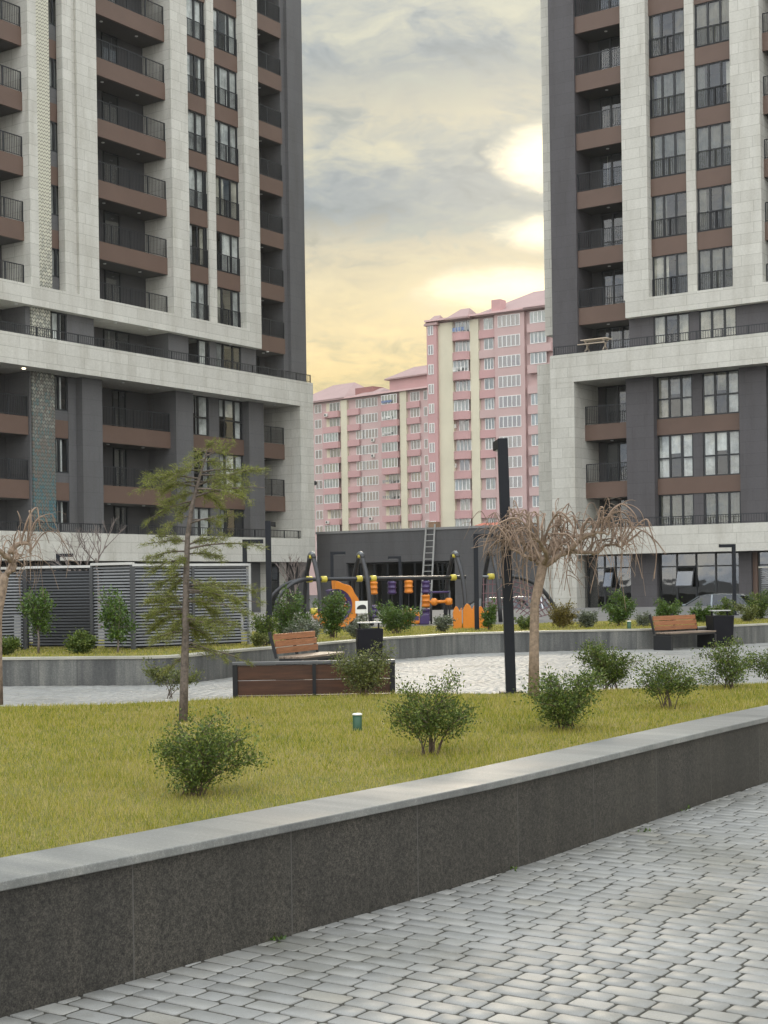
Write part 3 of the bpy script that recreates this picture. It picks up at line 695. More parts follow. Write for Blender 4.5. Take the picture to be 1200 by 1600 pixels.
M['cap'] = granite('flamed_grey_granite', (.15,.155,.152), (.25,.255,.25), 1.6, (.12,.12,.12), .35, .55, 200, .005, .10)
M['farwall'] = granite('weathered_grey_granite', (.080,.083,.084), (.165,.168,.165), .62, (.05,.05,.05), .8, .6, 120, .012, .25)
M['farcap'] = granite('lit_stone_edge', (.34,.33,.28), (.46,.45,.39), 1.2, (.2,.2,.18), 0, .5, 120)  # paler than the wall: light caught by the cap edge, put into colour
def soil(name, c): return plain(name, c, .95, 0, .25, 5)
M['asphalt'] = plain('asphalt', (.055,.055,.056), .9, 0, .2, 3)
g = MB().quad((-2500,-400,GZ),(2500,-400,GZ),(2500,2600,GZ),(-2500,2600,GZ)).build('ground', M['asphalt']); struct(g)
M['joint'] = plain('sand_joint', (.050,.047,.038), .95, 0, .45, 25)
o = MB().box(-30,30,-14,61,GZ+.004,-.0045).build('plaza', M['joint']); struct(o)
# near retaining wall -------------------------------------------------
NEAR = spline([(-4.6,1.6),(-2.9,3.55),(-1.41,5.38),(-1.04,5.83),(-.02,7.12),(.71,8.08),(1.88,9.83),(2.89,11.3),(4.4,13.4),(6.3,15.9),(8,18)])
wt = thing('retaining_wall', 'low dark speckled granite wall with a pale slab top along the near edge of the lawn', 'wall', (0,0,0))
ribbon(NEAR,0,.30,-.012,.463).build('wall_face', M['granite'], wt)
ribbon(NEAR,-.035,.365,.463,.50).build('capping', M['cap'], wt, bevel=.005)
lawn_front = offset(NEAR,.30)
FARL = [(-9,13.2),(-3.55,13.72),(-2.72,13.75),(-1.48,14.25),(.11,14.6),(1.21,14.4),(2.53,14.85),(3.93,15.3),(6.2,17.2)]
LAWN = [(p.x,p.y) for p in lawn_front if p.y < 16.6] + [(p[0],p[1]) for p in reversed(FARL)] + [(-9,4)]
LAWN = [(p.x,p.y) for p in lawn_front if p.y < 16.5] + list(reversed(FARL)) + [(-10,9),(-7,2)]
o = MB().prism([(x,y) for x,y in LAWN], -.012, .462); 
def lawnmat():
    m, nt, b = mat('lawn_thatch'); p = world_pos(nt)
    n1 = noise(nt, p, 1.1, 5, .6); n2 = noise(nt, p, 60, 3)
    c = ramp(nt, n1, [(.3,(.13,.14,.024)),(.5,(.20,.18,.035)),(.7,(.26,.21,.06))])
    c = mix(nt, 1, c, ramp(nt, n2, [(.3,(.45,.45,.4)),(.7,(1.1,1.1,1.1))]), 'MULTIPLY')
    L(nt, c, b.inputs['Base Color']); b.inputs['Roughness'].default_value = .95; return m
M['lawn'] = lawnmat()
struct(o.build('lawn', M['lawn']))
# back kerb of the lawn (hidden from the front by the grass)
kb = ribbon([Vector((x,y,0)) for x,y in FARL], .005,.12,-.012,.455).build('lawn_kerb', M['farwall']); tag(kb,'low granite kerb closing the far edge of the front lawn behind the bench','kerb')
# grass blades ---------------------------------------------------------
def grassmat(name, stops):
    m, nt, b = mat(name); nt.nodes.remove(b); out = nt.nodes['Material Output']
    p = world_pos(nt); i = island(nt)
    v = math_(nt, 'ADD', math_(nt, 'MULTIPLY', i, .55), math_(nt, 'MULTIPLY', math_(nt, 'ADD', math_(nt, 'MULTIPLY', noise(nt, p, .8, 5, .7), .6), math_(nt, 'MULTIPLY', noise(nt, p, 4.5, 4, .6), .4)), .95))
    v = math_(nt, 'SUBTRACT', v, .13)
    c = ramp(nt, v, stops)
    d = N(nt, 'ShaderNodeBsdfDiffuse'); L(nt, c, d.inputs[0]); t = N(nt, 'ShaderNodeBsdfTranslucent'); L(nt, c, t.inputs[0])
    mx = N(nt, 'ShaderNodeMixShader', i_0=.35); L(nt, d.outputs[0], mx.inputs[1]); L(nt, t.outputs[0], mx.inputs[2]); L(nt, mx.outputs[0], out.inputs[0])
    return m
M['grass'] = grassmat('winter_grass', [(.28,(.115,.160,.024)),(.44,(.22,.252,.036)),(.58,(.335,.325,.050)),(.70,(.42,.37,.085)),(.82,(.48,.405,.17))])
def blades(P, z, h, w):
    n = len(P); an = rng.uniform(0,2*PI,n); lean = rng.uniform(.15,1.0,n)*h; la = rng.uniform(0,2*PI,n)
    dx, dy = np.cos(an)*w/2, np.sin(an)*w/2
    V = np.zeros((n,3,3)); V[:,0] = np.c_[P[:,0]-dx,P[:,1]-dy,z]; V[:,1] = np.c_[P[:,0]+dx,P[:,1]+dy,z]
    V[:,2] = np.c_[P[:,0]+np.cos(la)*lean*.8,P[:,1]+np.sin(la)*lean*.8,z+h]
    return V.reshape(-1,3), np.arange(3*n).reshape(-1,3)
def scatter(poly, box_, n):
    P = np.c_[rng.uniform(box_[0],box_[1],n), rng.uniform(box_[2],box_[3],n)]; return P[inpoly(P, poly)]
P = scatter(LAWN, (-7,7,3,17.5), 1500000)
edge = np.abs(P[:,0]) < P[:,1]*.30+.6
P = P[edge | (rng.random(len(P)) < .12)]
dens = np.clip(6.5/P[:,1],.35,1.2); P = P[rng.random(len(P)) < dens*.55+.1]
clump = np.sin(P[:,0]*2.3+np.sin(P[:,1]*1.7)*2)*np.sin(P[:,1]*2.9+P[:,0]*.8)
h = rng.uniform(.014,.048,len(P))*(1+.25*clump); w = rng.uniform(.0026,.0044,len(P))*np.clip(P[:,1]/7,.9,1.8)
V_, F_ = blades(P, np.full(len(P), .459), h, w)
o = put('grass', np_mesh('grass', V_, F_, M['grass'])); tag(o,'yellow-green winter grass of the front lawn','grass',kind='stuff')
# paving ---------------------------------------------------------------
def pavers(x0,x1,y0,y1,keep,detail,gap=.0115):
    C = np.array([[x0,y0],[x1,y0],[x1,y1],[x0,y1]]); a = C@E1; b = C@E2
    out = []; row = .108; lens = np.array([.120,.165,.215])
    for k in range(int(b.min()/row), int(b.max()/row)+1):
        n = int((a.max()-a.min())/.120)+14; ls = rng.choice(lens, n); st = a.min()+np.cumsum(ls)-rng.uniform(0,.2)
        cx = st-ls/2; c = np.outer(cx,E1)+((k+.5)*row+.004*np.sin(cx*1.3))[:,None]*E2
        ok = (c[:,0]>x0)&(c[:,0]<x1)&(c[:,1]>y0)&(c[:,1]<y1); out.append(np.c_[c[ok], ls[ok]])
    Q = np.concatenate(out); Q = Q[keep(Q[:,:2])]; n = len(Q); hx = Q[:,2]/2-gap/2; hy = np.full(n,row/2-gap/2)
    hx = hx*rng.uniform(.975,1,n); hy = hy*rng.uniform(.965,1,n); zt = rng.uniform(-.0008,.0008,n); tw = rng.normal(0,.009,n)
    def ring(ins, z, cut):
        ax, ay = hx-ins, hy-ins
        if cut: sx = np.stack([ax-cut,ax,ax,ax-cut,-ax+cut,-ax,-ax,-ax+cut],1); sy = np.stack([-ay,-ay+cut,ay-cut,ay,ay,ay-cut,-ay+cut,-ay],1)
        else: sx = np.stack([ax,ax,-ax,-ax],1); sy = np.stack([-ay,ay,ay,-ay],1)
        co, si = np.cos(tw)[:,None], np.sin(tw)[:,None]; lx, ly = sx*co-sy*si, sx*si+sy*co
        R = np.zeros((n,sx.shape[1],3)); R[:,:,:2] = Q[:,None,:2]+lx[...,None]*E1+ly[...,None]*E2
        R[:,:,2] = (zt+z)[:,None]+rng.normal(0,.0006,(n,1))+lx*rng.normal(0,.004,(n,1))+ly*rng.normal(0,.004,(n,1)); return R
    if detail:
        k = 8; V = np.concatenate([ring(.003,0,.008),ring(.0008,-.0015,.009),ring(0,-.008,.009)],1)
    else:
        k = 4; V = np.concatenate([ring(.003,0,0),ring(0,-.008,0)],1)
    L_ = V.shape[1]//k; base = (np.arange(n)*L_*k)[:,None]; top = base+np.arange(k)
    qs = []
    for l in range(L_-1):
        for j in range(k): qs.append(np.concatenate([base+(l+1)*k+j, base+(l+1)*k+(j+1)%k, base+l*k+(j+1)%k, base+l*k+j],1))
    return V.reshape(-1,3), [top, np.concatenate(qs)]
def pavermat():
    m, nt, b = mat('grey_concrete_pavers'); p = world_pos(nt); i = island(nt)
    c = ramp(nt, i, [(0,(.250,.251,.244)),(.4,(.270,.271,.263)),(.75,(.284,.284,.275)),(.95,(.305,.303,.288)),(1,(.30,.29,.262))])
    n2 = noise(nt, p, 230, 2, .7); n3 = noise(nt, p, .9, 5, .6); n4 = noise(nt, p, 7, 4, .6)
    c = mix(nt, 1, c, ramp(nt, n2, [(.3,(.80,.80,.80)),(.7,(1.15,1.15,1.15))]), 'MULTIPLY')
    c = mix(nt, 1, c, ramp(nt, n3, [(.34,(.72,.71,.67)),(.48,(.95,.947,.94)),(.6,(1,1,1)),(.75,(1.07,1.07,1.06))]), 'MULTIPLY')
    c = mix(nt, 1, c, ramp(nt, n4, [(.3,(.90,.89,.86)),(.6,(1.03,1.03,1.03))]), 'MULTIPLY')
    L(nt, c, b.inputs['Base Color']); b.inputs['Roughness'].default_value = .5; bump(nt, b, n2, .25, .002); return m
M['paver'] = pavermat()
notlawn = lambda P: ~inpoly(P, LAWN) & ~inpoly(P, [(p.x,p.y) for p in offset(NEAR,.12)]+[(-12,20)])
V_, G_ = pavers(-4.5,8.5,1.5,15,notlawn,True)
struct(put('paving', np_mesh2('paving', V_, G_, M['paver'])))
# far planter ----------------------------------------------------------
FARP = [(-16,24.4),(-9,24.0),(-6.08,23.68),(-4.57,23.53),(-3.75,23.45),(-3.2,23.75),(-2.72,24.85),(-2.15,26.0),(-1.43,27.3),(-.76,28.6),(-.02,30.0),(.84,31.0),(1.2,31.6),(1.91,32.2),(3.65,32.75),(5.04,32.9),(6.21,33.2),(8.11,34.7),(9.5,35.9),(13,39)]
FAR = spline(FARP,.3)
pw = thing('planter_wall', 'long weathered grey granite planter wall with a cap edge coloured as if catching light across the far side of the plaza', 'wall', (0,0,0))
ribbon(FAR,0,.25,-.012,.415).build('wall_face', M['farwall'], pw); ribbon(FAR,-.02,.27,.415,.45).build('capping', M['farcap'], pw)
M['slabs'] = plain('grey_pavement_slabs', (.115,.113,.108), .85, 0, .2, 2)
bk = offset(FAR,.25)
BED = [(p.x,p.y) for p in bk]+[(16,62),(-22,62),(-22,25)]
struct(MB().prism(BED,GZ+.002,.40).build('pavement', M['slabs']))
BED = [(p.x,p.y) for p in bk]+[(p.x,p.y) for p in reversed(offset(FAR,6.2)) if p.y > 28]+[(-4,31),(-22,31)]
struct(MB().prism(BED,.38,.42).build('planting_bed', M['lawn']))
V_, G_ = pavers(-12,13,12.6,39,lambda P: ~inpoly(P, LAWN) & ~inpoly(P, BED) & ~inpoly(P,[(p.x,p.y) for p in FAR]+[(13,45),(-16,45)]) & ~((P[:,0]>-4.5)&(P[:,0]<8.5)&(P[:,1]<15)),False,.010)
struct(put('paving', np_mesh2('paving', V_, G_, M['paver'])))
P = scatter(BED, (-12,14,23.5,40), 160000); P = P[np.abs(P[:,0]) < P[:,1]*.29+.4]
hh = rng.uniform(.02,.055,len(P)); V_, F_ = blades(P, np.full(len(P),.418), hh, rng.uniform(.008,.014,len(P)))
o = put('grass', np_mesh('grass', V_, F_, M['grass'])); tag(o,'short grass in the raised planting bed behind the far planter wall','grass',kind='stuff')
# ================================================================== plants
def leafmat(name, stops, trans=.25, rough=.38, spec=.5, big=2.0):
    m, nt, b = mat(name); out = nt.nodes['Material Output']; i = island(nt)
    v = math_(nt, 'ADD', math_(nt, 'MULTIPLY', i, .75), math_(nt, 'MULTIPLY', noise(nt, world_pos(nt), big, 3), .3))
    c = ramp(nt, v, stops); L(nt, c, b.inputs['Base Color']); b.inputs['Roughness'].default_value = rough; b.inputs['Specular IOR Level'].default_value = spec
    t = N(nt, 'ShaderNodeBsdfTranslucent'); L(nt, mix(nt, .5, c, (.16,.20,.03)), t.inputs[0])
    mx = N(nt, 'ShaderNodeMixShader', i_0=trans); L(nt, b.outputs[0], mx.inputs[1]); L(nt, t.outputs[0], mx.inputs[2]); L(nt, mx.outputs[0], out.inputs[0]); return m
M['leaf'] = leafmat('glossy_shrub_leaf', [(.1,(.022,.042,.009)),(.45,(.066,.110,.020)),(.75,(.145,.195,.038)),(.95,(.29,.33,.10))], .28, .42, .32)
M['leaf_olive'] = leafmat('olive_shrub_leaf', [(.1,(.04,.055,.017)),(.45,(.10,.12,.032)),(.75,(.17,.19,.05)),(.97,(.30,.30,.11))])
M['leaf_bright'] = leafmat('bright_green_leaf', [(.1,(.025,.06,.010)),(.5,(.055,.115,.016)),(.85,(.11,.18,.03)),(1,(.2,.25,.06))])
M['leaf_grey'] = leafmat('grey_green_leaf', [(.1,(.05,.06,.04)),(.5,(.11,.13,.085)),(.9,(.20,.22,.15))], .15)
M['leaf_rust'] = leafmat('yellow_brown_leaf', [(.1,(.07,.05,.014)),(.5,(.15,.115,.025)),(.9,(.24,.19,.05))])
M['needle'] = leafmat('cedar_needles', [(.1,(.10,.125,.035)),(.45,(.20,.23,.062)),(.75,(.31,.32,.09)),(.97,(.44,.42,.17))], .35, .6, .2)
M['twig'] = plain('shrub_twig', (.10,.070,.050), .8, 0, .3, 20)
M['bark'] = plain('cedar_bark', (.135,.110,.095), .9, 0, .45, 35)
M['tanbark'] = plain('smooth_tan_bark', (.25,.185,.135), .85, 0, .38, 26)
M['tantwig'] = plain('tan_hanging_twig', (.25,.178,.130), .8, 0, .34, 6)
M['greybark'] = plain('grey_bare_bark', (.20,.165,.15), .85, 0, .25, 8)
def bez(a, b, c, n=6):
    return [a*(1-t)**2 + b*2*t*(1-t) + c*t*t for t in [k/(n-1) for k in range(n)]]
def leaves(C, D, ln, wd):                        # centres, directions, sizes -> folded leaves
    n = len(C); D = D/np.linalg.norm(D,axis=1,keepdims=True); R = rng.normal(0,1,(n,3)); S = np.cross(D,R); S /= np.linalg.norm(S,axis=1,keepdims=True)
    U = np.cross(S,D); ln = ln[:,None]; wd = wd[:,None]
    V = np.stack([C, C+D*ln*.5+S*wd*.5+U*wd*.16, C+D*ln, C+D*ln*.5-S*wd*.5+U*wd*.16],1)
    b = (np.arange(n)*4)[:,None]; return V.reshape(-1,3), np.concatenate([b+[0,1,2],b+[0,2,3]],1).reshape(-1,3)
DENSE = 2.3
def shrub(name, label, cat, base, w, h, seed, n=2200, leaf=.024, matl='leaf', group=None, stems=13, lean=(0,0), open_=.30, flat=.9, low=.16, trunk=0):
    r = random.Random(seed); root = thing(name, label, cat, base, 0, group)
    st = MB(); C = []; D = []
    tips = []
    for k in range(stems):
        a = 2*PI*(k+r.random()*1.6)/stems; a += .35*math.sin(a*3+seed); rad = r.uniform(.08,1)**.55*(1 if k%4 else .75); el = r.uniform(.35,1)
        tip = Vector((math.cos(a)*rad*w*.46+lean[0]*h, math.sin(a)*rad*w*.40*flat+lean[1]*h, h*(1-.50*rad*rad)*r.choice([.66,.78,.86,.95,1.05])))
        b0 = Vector((r.uniform(-.11,.11)*w, r.uniform(-.09,.09)*w, trunk)); mid = b0.lerp(tip,.5)+Vector((-math.cos(a)*w*.07,-math.sin(a)*w*.07,h*.10))
        pts = bez(b0, mid, tip); rr = max(.0028, .010*h)
        st.tube(pts, [rr*(1-.7*q/5) for q in range(6)], 4, cap=False); tips.append((pts, a))
        for q in range(10):
            t = r.uniform(low,1.0); i = min(4,int(t*5)); p = pts[i].lerp(pts[i+1], t*5-i)
            aa = a+r.uniform(-1.5,1.5); ll = r.uniform(.12,.30)*min(w,h)*1.1
            e = p+Vector((math.cos(aa)*ll, math.sin(aa)*ll, ll*r.uniform(-.05,.85)))
            if e.z < h*.08: e.z = h*.08
            m_ = p.lerp(e,.5)+Vector((0,0,ll*.12)); sp = bez(p,m_,e,4); st.tube(sp, [rr*.5,rr*.42,rr*.33,rr*.2], 3, cap=False)
            for _ in range(3):
                tt = r.uniform(.2,1); C.append(sp[min(3,int(tt*4))]); D.append((e-p).normalized())
    C = np.array([tuple(c) for c in C]); D = np.array([tuple(d) for d in D])
    n = int(n*DENSE); k = rng.integers(0,len(C),n); sig = .06*min(w,h)+.004
    cc = C[k]+rng.normal(0,1,(n,3))*sig; dd = D[k]*.7+rng.normal(0,.65,(n,3))+[0,0,.25]
    ok = cc[:,2] > .03*h+trunk*.6; cc, dd = cc[ok], dd[ok]; n = len(cc)
    Vv, Ff = leaves(cc, dd, rng.uniform(.6,1.15,n)*leaf, rng.uniform(.40,.58,n)*leaf)
    put('foliage', np_mesh('foliage', Vv, Ff, M[matl]), root); st.build('stems', M['twig'], root, True)
    return root
G1 = 'evergreen shrubs planted on the front lawn'
def px_shrub(xc, yb, x0, x1, y0, z, label, **k):
    b = gnd(xc, yb, z); s = b.y/F; w = (x1-x0)*s; h = (yb-y0)*s
    k.setdefault('lean', ((((x0+x1)/2-xc)*s)/h*.8, 0))
    return shrub('shrub', label, 'shrub', b, w*1.02, h*1.0, **k)
px_shrub(300,1243,252,414,1112,.46,'wide evergreen shrub at the foot of the young cedar, nearest the granite wall',seed=1,n=3000,leaf=.020,group=G1,stems=16)
px_shrub(672,1180,612,742,1060,.46,'upright dark evergreen shrub with bare brown stems, right of the green garden light',seed=2,n=2600,leaf=.021,group=G1,stems=15,low=.34)
px_shrub(885,1142,822,948,1036,.46,'dense evergreen shrub just in front of the tan trunk of the weeping tree',seed=3,n=2600,leaf=.024,group=G1,stems=15)
px_shrub(955,1077,886,996,1000,.46,'rounded evergreen shrub at the back of the lawn, right of the weeping tree',seed=4,n=2500,leaf=.027,group=G1,stems=14)
px_shrub(1045,1108,1000,1086,1024,.46,'small vase-shaped evergreen shrub with a bare base, below the far wooden bench',seed=5,n=1500,leaf=.025,group=G1,stems=11,low=.4)
px_shrub(1140,1077,1088,1168,1000,.46,'loose evergreen shrub at the lawn edge below the black litter bin',seed=6,n=1500,leaf=.027,group=G1,stems=11)
px_shrub(1204,1062,1164,1244,1004,.46,'evergreen shrub cut by the right edge of the photo',seed=8,n=1400,leaf=.027,group=G1,stems=11)
px_shrub(567,1087,513,618,1006,.46,'bushy olive-green shrub growing against the back of the near wooden bench',seed=9,n=2600,leaf=.026,group=G1,stems=14,matl='leaf_olive')
px_shrub(262,1092,226,318,1030,.46,'thin sparse shrub on two bare stems just behind the cedar trunk',seed=10,n=900,leaf=.026,group=G1,stems=6,low=.5,matl='leaf_olive')
# planting beyond the far wall
G2 = 'shrubs in the raised bed beyond the plaza'
ZB = .42
def bed(x0, x1, y0, yb, Y, label, **k):
    xc = k.pop('xc', (x0+x1)/2); p = at(xc, yb, Y); s = Y/F
    return shrub('shrub', label, 'shrub', (p.x, Y, ZB), (x1-x0)*s*.95, max(.25, (at(xc,y0,Y).z-ZB)*.96), group=G2, **k)
bed(98,156,985,1018,25.4,'low rounded dark bush in front of the set-back louvred screen',seed=20,n=1500,leaf=.05,stems=12,low=.1,matl='leaf')
bed(-20,36,994,1018,25.2,'low dark bush in front of the left-hand louvred screen',seed=21,n=1200,leaf=.05,stems=10,low=.1)
bed(424,482,922,990,28.6,'bright green leafy shrub beside the lamp post by the tilted bench',seed=22,n=1500,leaf=.06,stems=11,matl='leaf_bright')
bed(436,515,966,1000,28.0,'low grey-green shrub behind the tilted bench backrest',seed=23,n=1300,leaf=.05,stems=11,matl='leaf_grey',low=.1)
bed(392,436,950,1012,27.4,'low green shrub at the end of the louvred screen',seed=24,n=900,leaf=.05,stems=9)
bed(497,545,920,985,31.0,'bright green shrub in front of the orange ring',seed=25,n=1500,leaf=.06,stems=11,matl='leaf_bright')
bed(540,585,962,990,30.4,'low grey-green shrub behind the near litter bin',seed=26,n=900,leaf=.05,stems=9,matl='leaf_grey',low=.1)
bed(588,652,932,988,33.0,'broad green shrub in front of the orange and purple play posts',seed=27,n=1600,leaf=.06,stems=12,matl='leaf_bright')
bed(672,712,962,988,33.6,'low grey-green shrub at the foot of the purple play post',seed=28,n=800,leaf=.05,stems=9,matl='leaf_grey',low=.1)
bed(752,778,940,980,34.6,'small green shrub between the orange panels and the tall lamp post',seed=29,n=800,leaf=.06,stems=8,matl='leaf_bright')
bed(802,842,962,982,34.2,'very low dark shrub left of the tan trunk',seed=30,n=700,leaf=.05,stems=8,low=.1)
bed(850,905,940,980,35.2,'yellow-brown shrub behind the tan trunk of the weeping tree',seed=31,n=1500,leaf=.055,stems=11,matl='leaf_rust',low=.1)
bed(898,940,950,980,35.4,'grey-green shrub left of the leafy sapling by the shop window',seed=32,n=1100,leaf=.05,stems=10,matl='leaf_grey',low=.1)
bed(944,992,926,978,36.4,'leafy bright green shrub in front of the open shop window',seed=33,n=1400,leaf=.065,stems=10,matl='leaf_bright')
bed(990,1022,956,982,35.6,'small grey-green shrub between the path light and the far bench',seed=34,n=700,leaf=.05,stems=8,matl='leaf_grey',low=.1)
bed(1016,1066,932,975,37.2,'round bright green bush behind the far bench backrest',seed=35,n=1700,leaf=.06,stems=12,matl='leaf_bright',low=.1)
bed(1072,1118,944,975,38.2,'low green shrub in front of the parked car, left of the litter bin',seed=36,n=1100,leaf=.06,stems=10,matl='leaf_bright',low=.1)
bed(1118,1150,936,975,38.6,'green shrub behind the far litter bin',seed=37,n=900,leaf=.06,stems=9,low=.1)
bed(1150,1186,942,978,38.0,'olive shrub right of the far litter bin',seed=38,n=900,leaf=.055,stems=9,matl='leaf_olive',low=.1)
bed(1166,1206,920,972,40.5,'dark leafy bush beside the grey louvre box',seed=39,n=1400,leaf=.06,stems=11,low=.1)
bed(385,420,985,1012,27.0,'small low green shrub below the end post of the louvred screen',seed=40,n=700,leaf=.05,stems=8,matl='leaf_olive',low=.1)
def sapling(label, xc, yb, Y, x0, x1, y0, y1, seed, matl):
    p = at(xc, yb, Y); s = Y/F; th = at(xc, y1, Y).z-ZB; hh = (y1-y0)*s
    root = thing('small_tree', label, 'tree', (p.x,Y,ZB), 0, 'young clipped trees by the louvred screens'); r = random.Random(seed)
    MB().tube([(0,0,0),(.01,0,th*.6),(-.01,0,th+hh*.3)], [.022,.018,.012], 6).build('trunk', M['greybark'], root, True)
    C = []; D = []; st = MB(); w = (x1-x0)*s; off = ((x0+x1)/2-xc)*s
    for k in range(46):
        a = r.uniform(0,2*PI); u = r.random()**.5; zz = r.uniform(-.5,.5); ww = w*.5*math.sqrt(max(.05,1-(zz*1.6)**2))
        e = Vector((math.cos(a)*u*ww+off*(zz+.5), math.sin(a)*u*ww, th+hh*(.5+zz))); b0 = Vector((0,0,th-.02+hh*.3*r.random()))
        pts = bez(b0,b0.lerp(e,.5)+Vector((0,0,.05)),e,4); st.tube(pts,[.008,.006,.004,.003],3,cap=False)
        for q in range(5): C.append(tuple(pts[1].lerp(e,r.uniform(.2,1)))); D.append(tuple((e-b0).normalized()))
    C = np.array(C); D = np.array(D); n = 2600; k = rng.integers(0,len(C),n)
    Vv, Ff = leaves(C[k]+rng.normal(0,.05,(n,3)), D[k]*.5+rng.normal(0,.7,(n,3)), rng.uniform(.04,.07,n), rng.uniform(.02,.035,n))
    cr_ = put('crown', np_mesh('crown', Vv, Ff, M[matl]), root); st.build('branches', M['greybark'], cr_, True)
sapling('small round-headed tree on a thin pale trunk before the set-back louvred screen',60,1014,25.8,31,92,921,986,50,'leaf_bright')
sapling('small leaning tree with a ragged crown before the pale louvred screen',184,1014,25.6,148,210,922,1000,51,'leaf_bright')
# young cedar ----------------------------------------------------------
def cedar():
    b = gnd(286,1128,.46); Y = b.y; s = Y/F; r = random.Random(4)
    root = thing('cedar_tree', 'young cedar with a thin grey trunk and feathery yellow-green branches on the front lawn', 'tree', b)
    W = lambda x, y, dy=0: at(x, y, Y+dy)-b
    tr = [W(286,1128),W(288,1060),W(290,980),W(291,900),W(293,840),W(300,790),(W(312,745)),W(321,715),W(326,688)]; tr[0].z = -.02
    rad = [.037,.033,.029,.025,.021,.017,.012,.007,.003]
    MB().tube(tr, rad, 9).build('trunk', M['bark'], root, True)
    def trunk_at(y):
        ys = [1128,1060,980,900,840,790,745,715,688]
        for i in range(8):
            if ys[i] >= y >= ys[i+1]: return tr[i].lerp(tr[i+1], (ys[i]-y)/(ys[i]-ys[i+1]))
        return tr[-1]
    B = [(700,342,690,.3,.3),(704,306,712,.3,.3),(712,358,702,.3,.4),(716,288,735,.4,.3),(722,350,722,.4,.5),
         (735,262,742,.9,.6),(738,402,738,1.0,.6),(742,380,752,1.2,.7),(748,228,748,1.2,.7),(752,250,765,1.3,.8),(752,372,768,1.3,.8),(758,425,732,.7,.5),(760,218,764,.7,.8),(764,395,785,1.2,.9),(768,345,790,1.4,.8),(770,262,785,1.3,.8),(776,415,762,.5,.6),(782,232,812,.6,.5),(786,280,802,.8,.4),
         (806,262,822,.25,.3),(812,345,818,.35,.4),(818,372,808,.25,.5),
         (846,232,850,.6,.5),(848,250,838,.6,.5),(852,352,842,.8,.6),(858,404,852,.7,.6),(862,232,872,.8,.7),(866,340,868,.8,.6),(868,270,888,.9,.5),(874,240,890,.7,.6),
         (895,250,915,1.0,.5),(900,262,930,1.1,.5),(905,330,918,.3,.4),
         (915,400,925,1.9,.8),(918,345,935,1.7,.7),(922,372,940,1.6,.8),(926,412,945,1.1,.8),(930,250,945,.8,.7),(936,340,960,1.7,.7),(940,385,958,1.2,.8),
         (952,228,965,1.9,.8),(956,240,982,2.1,.8),(960,262,992,1.8,.6),(966,345,988,1.9,.7),(945,232,940,1.4,.8),(962,310,996,1.5,.9),(972,370,980,1.2,.8),(978,330,1000,1.0,.6),(984,235,1000,1.0,.7),
         (1002,352,1030,.35,.5),(1010,400,1042,.25,.6),(1016,335,1018,.3,.4),(1022,262,1046,.4,.4)]
    br = MB(); C = []; D = []
    for (ys, tx, ty, den, dep) in B:
        p0 = trunk_at(ys); dy = r.uniform(-1,1)*dep*.55; e = W(tx, ty, dy); ln = (e-p0).length
        up = .10*ln; m_ = p0.lerp(e,.5)+Vector((r.uniform(-.04,.04),r.uniform(-.05,.05),up)); pts = bez(p0,m_,e,9)
        br.tube(pts, [.0085*(1-.8*k/8)*(.6+ln) for k in range(9)], 5, cap=False)
        nt_ = int(15*den)+4
        for k in range(nt_):
            t = r.uniform(.12,1); i = min(7,int(t*8)); p = pts[i].lerp(pts[i+1],t*8-i); d = (pts[min(i+1,8)]-pts[i]).normalized()
            sd = Vector((d.y,-d.x,0)); sd = sd.normalized() if sd.length>.01 else Vector((1,0,0))
            tl = r.uniform(.05,.20)*(1.15-.5*t); q = p+(d*r.uniform(.4,1)+sd*r.uniform(-.9,.9)+Vector((0,0,r.uniform(-.5,.45))))*tl
            br.tube([p,p.lerp(q,.5)+Vector((0,0,.006)),q],[.0022,.0018,.001],3,cap=False)
            for _ in range(int(6+tl*34)):
                tt = r.uniform(.0,1); C.append(tuple(p.lerp(q,tt))); D.append(tuple((q-p).normalized()))
        for k in range(int(14*den)+4):
            t = r.uniform(.3,1); i = min(7,int(t*8)); C.append(tuple(pts[i].lerp(pts[i+1],t*8-i))); D.append(tuple((pts[i+1]-pts[i]).normalized()))
    C = np.array(C); D = np.array(D); C = np.repeat(C,4,0); D = np.repeat(D,4,0); n = len(C)
    dd = D*.7+rng.normal(0,.62,(n,3)); dd /= np.linalg.norm(dd,axis=1,keepdims=True)
    C = C+rng.normal(0,.010,(n,3)); ln = rng.uniform(.022,.046,n)[:,None]; wv = np.cross(dd,rng.normal(0,1,(n,3))); wv = wv/np.linalg.norm(wv,axis=1,keepdims=True)*.0019
    Vv = np.stack([C-wv,C+wv,C+dd*ln],1).reshape(-1,3)
    cr_ = put('crown', np_mesh('crown', Vv, np.arange(3*n).reshape(-1,3), M['needle']), root); br.build('branches', M['bark'], cr_, True)
cedar()
